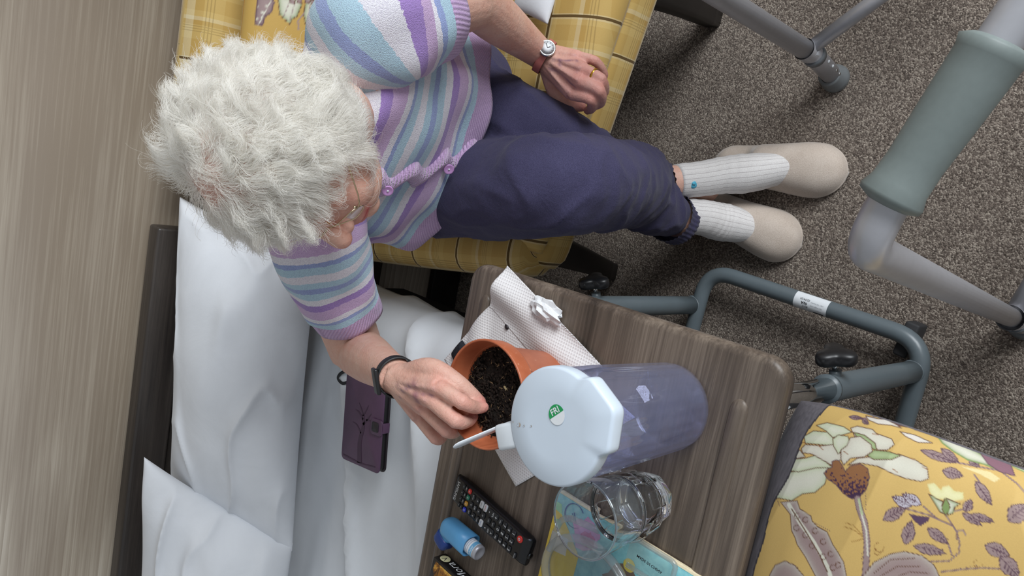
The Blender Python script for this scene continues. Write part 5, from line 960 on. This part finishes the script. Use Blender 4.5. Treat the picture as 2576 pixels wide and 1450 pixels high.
for i, s in enumerate(st2):
    r = torso_ring(*s, n=120, k=1.04 if s[0] < .9 else 1.0); cc_ = r.mean(0); tt = np.linspace(0, 2 * math.pi, 120, endpoint=False); h = (s[0] - Z0) / (.935 - Z0)
    wv = .006 * np.sin(tt * 5 + 4 * h) * np.sin(h * 9 + tt * 2) + .005 * np.sin(tt * 9 - h * 12) * (1 - h) + .010 * max(0, 1 - h / .16); d = (r - cc_); d /= np.linalg.norm(d, axis=1)[:, None]
    r = r + d * wv[:, None]; r[:, 2] += .004 * np.sin(tt * 3 + 1) * (1 - h) - .018 * (1 - h) * np.clip(-np.sin(tt), 0, 1); rings.append(r)
svt = np.r_[0, np.cumsum(np.linalg.norm(np.diff(st2[:, [0, 1, 2]], axis=0), axis=1))]; add_knit(rings, svt * .76)
def sleeve(pts, rad, ph, n=64, m=44):
    p = spline(np.c_[np.array(pts), np.array(rad)], m); T_, N_, B_s = frames(p[:, :3]); a = np.linspace(0, 2 * math.pi, n, endpoint=False); R = []
    L_ = np.r_[0, np.cumsum(np.linalg.norm(np.diff(p[:, :3], axis=0), axis=1))]; tot = L_[-1]
    for k in range(m):
        h = 1 - L_[k] / tot; rr = p[k, 3] * (1 + .055 * np.sin(a * 3 + 6 * h + ph) * np.sin(h * 11 + a) * (h > .12) + .03 * np.sin(5 * a - 9 * h + ph))
        R.append(p[k, :3] + rr[:, None] * (np.cos(a)[:, None] * N_[k] + np.sin(a)[:, None] * B_s[k]))
    # turned-in end
    R.append(p[-1, :3] + (p[-1, 3] - .004) * (np.cos(a)[:, None] * N_[-1] + np.sin(a)[:, None] * B_s[-1])); R.append(p[-4, :3] + (p[-4, 3] - .010) * (np.cos(a)[:, None] * N_[-4] + np.sin(a)[:, None] * B_s[-4]))
    add_knit(R, list((tot - L_) * 1.12) + [0, .01])
CUFR, CUFL = P(880, 796, .770), P(1108, 26, .802)
sleeve([np.array([-.05, .955, .860]), SR + np.array([.012, 0, 0]), SR * .5 + CUFR * .5 + np.array([-.004, 0, 0]), CUFR], [.055, .068, .060, .0495], 0.5); sleeve([np.array([.055, .915, .865]), SL + np.array([-.012, .015, -.005]), SL * .5 + CUFL * .5, CUFL], [.055, .074, .068, .058], 2.0)
CVv = np.concatenate(CV); cardi = mk('cardigan', CVv, CFc, M_knit, WM, attrs={'sv': np.concatenate(CSV), 'su': np.concatenate(CSU)}, label='knitted cardigan striped lilac, purple, white and pale blue')
s_ = cardi.modifiers.new('thick', 'SOLIDIFY'); s_.thickness = .003; s_.offset = 1
def front(z, side=0.0, out=.006):
    s = [z] + [np.interp(z, ST[:, 0], ST[:, k]) for k in range(1, 6)]; c, sn = math.cos(math.radians(s[3])), math.sin(math.radians(s[3])); x, y = side, -s[5] * 1.04 - out
    h = (z - Z0) / (.935 - Z0); return np.array([s[1] + x * c - y * sn, s[2] + x * sn + y * c, z - .018 * (1 - h)])
M_lil = NT('lilac_rib_knit', .95, 0, .15); kk = M_lil; v = kk.pos(); kn = kk.voro(v, 420); su = kk.attr('su', 'Fac'); rb_ = kk.math('SINE', kk.math('MULTIPLY', su, 2 * math.pi / .0058)); kk.col(kk.mix(kk.math('MULTIPLY', kk.math('GREATER_THAN', rb_, .2), .35), LIL, S(178, 146, 192))); kk.bump(kk.math('ADD', rb_, kn), .7, .002); kk.sheen(.5); M_lil = kk.m
zz_ = np.linspace(.650, .905, 50); V, SU_ = [], []
for i, z in enumerate(zz_):
    off = -.012 + .010 * math.sin(i * .55) * (.4 + .6 * (z < .85)); lift = .004 + .007 * abs(math.sin(i * .31)); off += .040 * (1 - i / 49) ** 1.5
    for k, (sd, ou) in enumerate(((-.020, .003), (-.012, .006 + lift * .5), (0, .006 + lift), (.010, .005 + lift * .6), (.018, .002))): V.append(front(z, sd + off, ou)); SU_.append(i * .35 / 50 * 1.0)
po = mk('button_band', V, gridf(5, 50), M_lil, WM, attrs={'su': np.array(SU_)}, label='lilac ribbed button band'); s_ = po.modifiers.new('thick', 'SOLIDIFY'); s_.thickness = .004
nb = torso_ring(*STN[-1], n=60, k=1.02); nb = np.vstack([nb, nb[:1]]); V, Fc = tubem(nb + np.array([0, 0, .002]), .009, 10); mk('neckband', V, Fc, M_lil, WM, attrs={'su': np.repeat(np.linspace(0, .4, 61), 10).tolist() + [0, .4]}, label='lilac ribbed neckband')
M_btn = plain('lilac_button', S(188, 142, 196), .3, 0, .5, .05)
for z, of in ((.822, -.010), (.712, .010)):
    c = front(z, of, .017); ax_ = front(z, of, .03) - front(z, of, .02) + np.array([0, 0, .004]); V, Fc = lathem([(0, .0), (.0072, 0), (.0079, .0010), (.0079, .0022), (.0070, .0030), (.0054, .0022), (0, .0020)], c, 28, True, axis=ax_); b_ = mk('button', V, Fc, M_btn, WM)
    V, Fc = lathem([(.0016, .0025), (.0016, .0030), (0, .0031)], c, 8, axis=ax_); mk('button_thread', V, Fc, M_paperwhite, b_)

# ---- trousers
HRp, HLp = P(1120, 468, .585), P(1175, 262, .568);
tp = [ell((.05, 1.06, .575), (.182, .150, .085)), loft([torso_ring(*([z] + [np.interp(z, np.array(STN)[:, 0], np.array(STN)[:, k]) for k in range(1, 6)]), n=48, k=.93) for z in (.515, .54, .58, .62, .65, .66)]), limb([HRp + np.array([0, .05, 0]), HRp, HRp * .5 + KR * .5 + np.array([-.008, 0, .012]), KR + np.array([0, .01, 0]), KR * .62 + HEMR * .38 + np.array([0, -.008, 0]), KR * .25 + HEMR * .75, HEMR + (HEMR - KR) * .0], [.088, .088, .078, .072, .071, .071, .048], 28, 50),
      limb([HLp + np.array([0, .05, 0]), HLp, HLp * .5 + KL * .5 + np.array([.004, 0, .010]), KL + np.array([0, .01, 0]), KL * .62 + HEML * .38, KL * .25 + HEML * .75, HEML], [.082, .082, .070, .062, .058, .057, .041], 28, 50)]
me = remesh(tp, .006, 8, .5); TV = mverts(me); nv = np.empty(len(TV) * 3, np.float32); me.vertices.foreach_get('normal', nv); nv = nv.reshape(-1, 3)
fold = .004 * fbm(TV, 14, 2, 1.0) + .005 * np.clip(1 - 2.2 * abs(fbm(TV * np.array([1, .6, 1.6]), 11, 2, 6.0)), 0, 1) ** 2
cr = segd3(TV, [KR + np.array([.05, .02, .03]), KR + np.array([-.08, .1, 0])]); fold -= .010 * np.exp(-(cr / .012) ** 2); TV2 = TV + nv * fold[:, None]; me.vertices.foreach_set('co', TV2.astype(np.float32).ravel()); me.update()
t = NT('navy_jersey', .9, 0, .2); v = t.pos(); f1 = t.noise(v, 30, 4, .6, .6); f2 = t.noise(v, 1100, 2); lint = t.voro(v, 160); c = t.ramp(f2, [(.3, S(48, 46, 70)), (.7, S(71, 68, 97))]); c = t.mix(t.ramp(lint, [(.0, (.22, .22, .22, 1)), (.05, (0, 0, 0, 1))]), c, S(150, 150, 165)); t.col(c); t.bump(t.math('ADD', f1, t.math('MULTIPLY', f2, .1)), .4, .006); t.sheen(.08, .5); M_navy_t = t.m
me.materials.append(M_navy_t); me.polygons.foreach_set('use_smooth', np.ones(len(me.polygons), bool)); tro = link(bpy.data.objects.new('trousers', me), WM, label='navy jersey trousers with gathered ankles')
for hm_, kn_, r0 in ((HEMR + (HEMR - KR) * .02, KR * .25 + HEMR * .75, .0510), (HEML + (HEML - KL) * .02, KL * .25 + HEML * .75, .0450)):
    d = (hm_ - kn_) / np.linalg.norm(hm_ - kn_); pts = [hm_ + d * h for h in (-.016, -.008, 0, .008, .016, .018, .010)]; rad = [r0 * 1.08, r0 * 1.05, r0 * 1.0, r0 * 1.0, r0 * 1.03, r0 * .95, r0 * .60]
    T_, N_, B2 = frames(np.array([hm_ + d * h for h in np.linspace(-.02, .02, 7)])); a = np.linspace(0, 2 * math.pi, 120, endpoint=False)
    R = [p + (r * (1 + .022 * np.sin(a * 32 + i * .4)))[:, None] * (np.cos(a)[:, None] * N_[0] + np.sin(a)[:, None] * B2[0]) for i, (p, r) in enumerate(zip(pts, rad))]; V, Fc = loft(R, False, False); mk('ankle_gather', V, Fc, M_navy_t, WM, label='elasticated trouser hem')

# ---- socks and slippers
t = NT('white_rib_sock', .95, 0, .15); su = t.attr('su', 'Fac'); rb_ = t.math('FRACT', t.math('DIVIDE', su, .0088)); ln_ = t.math('LESS_THAN', rb_, .10); fz = t.noise(t.pos(), 700, 2); c = t.mix(ln_, t.ramp(fz, [(.3, S(206, 202, 200)), (.7, S(224, 221, 220))]), S(176, 170, 170)); t.col(c); t.bump(t.math('SUBTRACT', fz, t.math('MULTIPLY', ln_, .8)), .4, .0015); t.sheen(.4); M_sock = t.m
t = NT('beige_felt', .95, 0, .1); v = t.pos(); f = t.noise(v, 620, 3, .6); f2 = t.noise(v, 30, 3); t.col(t.ramp(t.math('ADD', t.math('MULTIPLY', f, .7), t.math('MULTIPLY', f2, .3)), [(.32, S(178, 163, 150)), (.5, S(194, 180, 168)), (.68, S(205, 193, 182))])); t.bump(f, .5, .0012); t.sheen(.5); M_felt = t.m
def sock(pts, rad, parent):
    p = spline(np.c_[np.array(pts), np.array(rad)], 40); T_, N_, B3 = frames(p[:, :3]); a = np.linspace(0, 2 * math.pi, 48, endpoint=False)
    R = np.array([p[k, :3] + p[k, 3] * (1 + .012 * np.sin(k * 1.3 + 2 * a))[:, None] * (np.cos(a)[:, None] * N_[k] + np.sin(a)[:, None] * B3[k]) for k in range(40)]); V, Fc = loft(R); su_ = np.tile(a * .034, 40).tolist() + [0, 0]; return mk('sock', V, Fc, M_sock, WM, attrs={'su': np.array(su_)}, label='white ribbed ankle sock')
def slipper(heel, toe, wmax, lbl):
    ax_ = toe - heel; L_ = np.linalg.norm(ax_); ax_ /= L_; sd = np.cross([0, 0, 1.0], ax_); R = []
    a = np.linspace(0, 2 * math.pi, 40, endpoint=False)
    for t_ in np.concatenate([np.linspace(0, .04, 4), np.linspace(.07, .30, 7), np.linspace(.325, .40, 5), np.linspace(.45, .9, 12), np.linspace(.925, 1, 6)]):
        end = math.sqrt(max(.0, 1 - (max(0, (.16 - t_) / .16)) ** 2)) if t_ < .16 else (math.sqrt(max(0, 1 - ((t_ - .78) / .22) ** 2)) if t_ > .78 else 1)
        w_ = wmax / 2 * np.interp(t_, [0, .2, .45, .72, 1], [.74, .76, .84, 1.0, .98]) * max(end, .03); hh = np.interp(t_, [0, .1, .29, .33, .40, .6, .8, 1], [.056, .058, .046, .058, .080, .072, .060, .044]) * (max(end, .05) ** .5)
        ca, sa_ = np.cos(a), np.sin(a); y = np.sign(ca) * abs(ca) ** .85 * w_; z = np.where(sa_ > 0, hh * (abs(sa_) ** .8), -.0) ; z = np.where(sa_ <= 0, .010 * (1 - abs(sa_) ** .5) , np.maximum(z, .010)); R.append(heel + ax_ * L_ * t_ + y[:, None] * sd + z[:, None] * np.array([0, 0, 1.0]) + np.array([0, 0, .001 - heel[2]]))
    V, Fc = loft(R); return mk('slipper', V, Fc, M_felt, WM, label=lbl)
hA, tA = P(1798, 408, .03), P(2124, 432, .025); hB, tB = P(1752, 510, .03), P(2004, 620, .025)
hA[2] = tA[2] = hB[2] = tB[2] = 0
slipper(hA, tA, .106, 'beige felt slipper on the crossed foot'); slipper(hB, tB, .104, 'beige felt slipper on the tucked foot')
dA = (tA - hA) / np.linalg.norm(tA - hA); dB_ = (tB - hB) / np.linalg.norm(tB - hB)
sock([P(1702, 457, .188), P(1765, 450, .145), P(1820, 441, .110), P(1880, 436, .080), hA + dA * .17 + zz * .040], [.0335, .034, .036, .038, .028], None); sock([P(1722, 543, .162), P(1770, 548, .128), P(1800, 556, .100), P(1832, 562, .076), hB + dB_ * .15 + zz * .040], [.034, .035, .037, .037, .028], None)
c = P(1742, 463, .185); 
V, Fc = lathem([(.0, 0), (.0075, 0), (.0088, .002), (.0080, .005), (.004, .0065), (0, .007)], c, 20, True, axis=(-.1, -.75, .55)); bd = mk('sock_badge', V, Fc, plain('turquoise_plastic', S(84, 178, 208), .4), WM, label='small turquoise button on the sock')
V, Fc = textm('E', .008); M = frameM(c + np.array([-.1, -.75, .55]) / .935 * .0074, (1, 0, .1), (0, .6, .8)); mk('badge_print', xf(V, M), Fc, M_ink, bd, smooth=False)

# ---- glasses, watch, wristband, ring
M_goldw = plain('gold_wire', S(214, 196, 160), .2, 1.0, .5, .05)
GLS = None
def rimpts(sx): a = np.linspace(0, 2 * math.pi, 41); return [H(sx * (.034 + .0255 * np.sign(math.cos(t_)) * abs(math.cos(t_)) ** .8), .100 - .010 * abs(math.cos(t_)) * (math.cos(t_) > 0) + 0, -.012 + .017 * math.sin(t_)) for t_ in a]
lens_pts = {}
for sx in (1, -1):
    rp = rimpts(sx); V, Fc = tubem(rp, .00065, 8); g_ = mk('glasses_rim', V, Fc, M_goldw, WM, label='thin gold spectacle rim'); c = sum(rp[:-1]) / 40; V = np.vstack([rp[:-1], [c]]); mk('spectacle_lens', V, [(i, (i + 1) % 40, 40) for i in range(40)], thin_clear('spectacle_lens', (.96, .96, .97, 1), .01, 1.5), g_)
    V, Fc = tubem([H(sx * .0595, .092, -.004), H(sx * .066, .088, -.002), H(sx * .070, .080, 0), H(sx * .079, .0, .004), H(sx * .078, -.03, -.010)], .0008, 8); mk('glasses_arm', V, Fc, M_goldw, WM, label='thin gold spectacle arm')
    V, Fc = lathem([(.0015, 0), (.0018, .002), (.0008, .004)], H(sx * .064, .090, .003), 8, axis=HU); mk('hinge', V, Fc, M_goldw, g_)
    V, Fc = ell(H(sx * .0095, .093, -.016), (.0025, .004, .006), HAX, 12); mk('nose_pad', V, Fc, plain('amber_plastic', S(200, 140, 80), .3), g_)
V, Fc = tubem(spline([H(-.0095, .101, -.008), H(0, .106, -.003), H(.0095, .101, -.008)], 10), .0010, 8); mk('glasses_bridge', V, Fc, M_goldw, WM)
def band(wr, el, along, r, width, th, mat, name, lbl, n=48):
    d = (wr - el) / np.linalg.norm(wr - el); c = wr + d * along; T_, N_, B4 = frames(np.array([c - d * .01, c, c + d * .01])); a = np.linspace(0, 2 * math.pi, n, endpoint=False); ru = np.cos(a)[:, None] * N_[1] + np.sin(a)[:, None] * B4[1]
    R = [c + d * x_ + (r + q) * ru for x_, q in ((-width / 2, 0), (-width / 2, th * .8), (-width / 2 + .001, th), (width / 2 - .001, th), (width / 2, th * .8), (width / 2, 0))]; V, Fc = loft(R, False, False); return mk(name, V, Fc, mat, WM, label=lbl), c, d
wb, c, d = band(WR, ER, -.004, .0252, .017, .0022, plain('black_rubber_band', S(28, 28, 30), .5, 0, .4), 'wristband', 'black rubber wristband')
u = -ray(1000, 950); u -= d * (u @ d); u /= np.linalg.norm(u); s4 = np.cross(d, u); u2 = u * .72 - s4 * (.7 if s4[0] > 0 else -.7); u2 /= np.linalg.norm(u2); M = frameM(c + u2 * .0272, d, np.cross(u2, d)); V, Fc = rboxm(.0195, .034, .0055, .002, 3, M); mk('tracker_pod', V, Fc, M_black, wb)
fd_ = (WL - EL) / np.linalg.norm(WL - EL); hd_ = sum(LM_) / 4 - WL; hd_ /= np.linalg.norm(hd_); dm_ = fd_ * .8 + hd_; dm_ /= np.linalg.norm(dm_); wo_ = WL - ray(1362, 138) * .011 + hd_ * .008
ws, c, d = band(wo_, wo_ - dm_ * .1, .0, .0262, .012, .0018, plain('rose_leather_strap', S(178, 104, 96), .5, 0, .4, .1), 'watch_strap', 'rose leather watch strap')
wt = P(1381, 104, .57); un = wt - c; un -= d * (un @ d); un /= np.linalg.norm(un); cv_ = -ray(1380, 105); cv_ -= d * (cv_ @ d); cv_ /= np.linalg.norm(cv_); un = un * .62 + cv_ * .75; un /= np.linalg.norm(un); ctr = c + un * .0280; V, Fc = lathem([(0, -.001), (.0120, -.001), (.0132, .001), (.0132, .006), (.0122, .0072), (.0112, .0068), (0, .0066)], ctr, 40, True, axis=un); wc = mk('watch_case', V, Fc, M_chrome, WM, label='round silver watch case')
V, Fc = lathem([(.0112, .0069), (0, .0070)], ctr, 32, False, axis=un); mk('watch_dial', V, Fc, M_paperwhite, wc, label='white dial')
MW = frameM(ctr + un * .0073, np.cross(d, un), d)
for k in range(12):
    V, Fc = rboxm(.0006, .0018 if k % 3 else .0026, .0002, 0, 1, Matrix.Rotation(k * math.pi / 6, 4, 'Z') @ Matrix.Translation((0, .0088, 0))); mk('hour_mark', xf(V, MW), Fc, M_ink, wc, smooth=False)
for ang, ln2 in ((.9, .005), (2.4, .0078)): V, Fc = rboxm(.0008, ln2, .0003, 0, 1, Matrix.Rotation(ang, 4, 'Z') @ Matrix.Translation((0, ln2 / 2, .0003))); mk('watch_hand', xf(V, MW), Fc, M_ink, wc, smooth=False)
f = LF[2]; rc2 = f[0] * .40 + f[1] * .60; rd2 = (f[1] - f[0]) / np.linalg.norm(f[1] - f[0]); T_, N_, B5 = frames(np.array([rc2 - rd2 * .01, rc2, rc2 + rd2 * .01])); a = np.linspace(0, 2 * math.pi, 40, endpoint=False); ru = np.cos(a)[:, None] * N_[1] + np.sin(a)[:, None] * B5[1]
V, Fc = loft([rc2 + rd2 * x_ + q * ru for x_, q in ((-.0022, .0088), (-.0022, .0102), (-.001, .0112), (.001, .0112), (.0022, .0102), (.0022, .0088))], False, False); mk('wedding_ring', V, Fc, plain('yellow_gold', S(214, 160, 60), .2, 1.0, .5, .04), WM, label='plain gold ring')

# ---- hair: fine white curls on the scalp
def hair():
    N = 72000; rg = np.random.default_rng(11); u = rg.normal(size=(N, 3)); u /= np.linalg.norm(u, axis=1)[:, None]; r = np.array([.0745, .0895, .0915]); hc_ = np.array([0, .002, .020]); q = u * r + hc_
    l, f, z = q.T
    keep = (z > -.070) & ~((f > .034) & (z < .046 + .15 * (f - .09))) & ~((f > -.005) & (z < -.050)); keep &= ~((f > .016) & (z < .016) & (abs(l) < .058)); keep |= (abs(l) > .050) & (f < .040) & (f > -.06) & (z > -.062)
    q, u = q[keep], u[keep]; px = proj(HC + q[:, :1] * HL + q[:, 1:2] * HF + q[:, 2:] * HU)
    thin = np.exp(-(((px - np.array([512, 490])) / np.array([48, 66])) ** 2).sum(1)); thin2 = np.exp(-(((px - np.array([575, 505])) / np.array([60, 46])) ** 2).sum(1)); k2 = rg.random(len(q)) > .88 * np.maximum(thin, .6 * thin2); q, u = q[k2], u[k2]
    n_ = len(q); wh = np.array([-.032, .022, .112]); nrm = (q - hc_) / r ** 2; nrm /= np.linalg.norm(nrm, axis=1)[:, None]; tan = q - wh; tan -= nrm * (tan * nrm).sum(1)[:, None]; tan /= np.linalg.norm(tan, axis=1)[:, None] + 1e-6
    # locks: strands of a lock share a bend
    lock = rg.normal(size=(420, 3)); lock /= np.linalg.norm(lock, axis=1)[:, None]; li = np.argmax(u @ lock.T, 1); lb_ = rg.normal(0, 1, (420, 3)); lph = rg.uniform(0, 6.28, 420); lln = rg.uniform(.8, 1.2, 420); ctr_ = lock[li] * r + hc_
    back = np.clip((-q[:, 1] + .02) / .07, 0, 1); top = np.clip((q[:, 2] - .03) / .06, 0, 1); frt = np.clip((q[:, 1] - .02) / .05, 0, 1); side = np.clip((abs(q[:, 0]) - .04) / .03, 0, 1) * np.clip((.03 - q[:, 2]) / .05, 0, 1)
    ln_ = rg.uniform(.040, .060, n_) * lln[li] * (1 - .30 * frt) * (1 - .30 * back) * (1 - .15 * top) * (1 + .35 * side) * (1 + .75 * np.clip((q[:, 0] - .03) / .03, 0, 1) * np.clip((.06 - q[:, 2]) / .05, 0, 1)); ln_ *= np.where(rg.random(n_) < .05, 1.45, 1.0)
    d = tan * .80 + nrm * (.40 + .25 * back)[:, None] + lb_[li] * .26 + rg.normal(0, .13, (n_, 3)); d /= np.linalg.norm(d, axis=1)[:, None]
    K = 13; pts = np.empty((n_, K, 3)); p = q.copy(); W2 = rg.normal(0, 150, (3, 3)); ph = lph[li] + rg.normal(0, .35, n_); curl = rg.uniform(.5, 1.0, n_)
    for k in range(K):
        pts[:, k] = p; t_ = k / (K - 1); e_ = p - hc_
        nn = e_ / r ** 2; nn /= np.linalg.norm(nn, axis=1)[:, None]; rad_ = np.sqrt((e_ ** 2 / r ** 2).sum(1))
        tg = p - wh; tg -= nn * (tg * nn).sum(1)[:, None]; tg /= np.linalg.norm(tg, axis=1)[:, None] + 1e-6
        cv = np.sin(p @ W2 + ph[:, None]) * (.10 + .30 * t_); pull = -np.clip(rad_ - (1.10 + .10 * t_), -.2, .5)
        a_ = ph + t_ * 7.0 * curl; s1 = np.cross(d, nn); cu_ = (np.cos(a_)[:, None] * s1 + np.sin(a_)[:, None] * nn * .7) * (.16 + .50 * t_ * curl)[:, None]
        d = d + tg * .22 + nn * (pull * 1.4)[:, None] + cv + cu_; d /= np.linalg.norm(d, axis=1)[:, None]
        p = p + d * (ln_ / (K - 1))[:, None]
        e_ = p - hc_; rr_ = np.sqrt((e_ ** 2 / r ** 2).sum(1)); low = rr_ < 1.02; p[low] = hc_ + e_[low] * (1.02 / rr_[low])[:, None]
    W = HC + pts[..., :1] * HL + pts[..., 1:2] * HF + pts[..., 2:] * HU
    cv = bpy.data.hair_curves.new('hair'); cv.add_curves([K] * n_); cv.attributes['position'].data.foreach_set('vector', W.astype(np.float32).ravel())
    ra = cv.attributes.get('radius') or cv.attributes.new('radius', 'FLOAT', 'POINT'); rad = np.tile(np.linspace(.00016, .00007, K), n_) * np.repeat(rg.uniform(.7, 1.2, n_), K); ra.data.foreach_set('value', rad.astype(np.float32))
    t = NT('white_hair', .42, 0, .55); hi = t.n('ShaderNodeHairInfo'); cr_ = t.ramp(hi.outputs['Random'], [(0, S(214, 207, 194)), (.3, S(243, 239, 230)), (1, S(254, 252, 246))]); t.col(cr_)
    hb = t.n('ShaderNodeBsdfHairPrincipled'); hb.parametrization = 'COLOR'; hb.inputs['Roughness'].default_value = .4; hb.inputs['Radial Roughness'].default_value = .5; t.l(cr_, hb.inputs['Color'])
    mx_ = t.n('ShaderNodeMixShader'); mx_.inputs[0].default_value = .5; t.l(t.b.outputs[0], mx_.inputs[1]); t.l(hb.outputs[0], mx_.inputs[2]); t.l(mx_.outputs[0], t.t.nodes['Material Output'].inputs['Surface']); cv.materials.append(t.m)
    link(bpy.data.objects.new('hair', cv), WM, label='fluffy white curly hair')
hair()
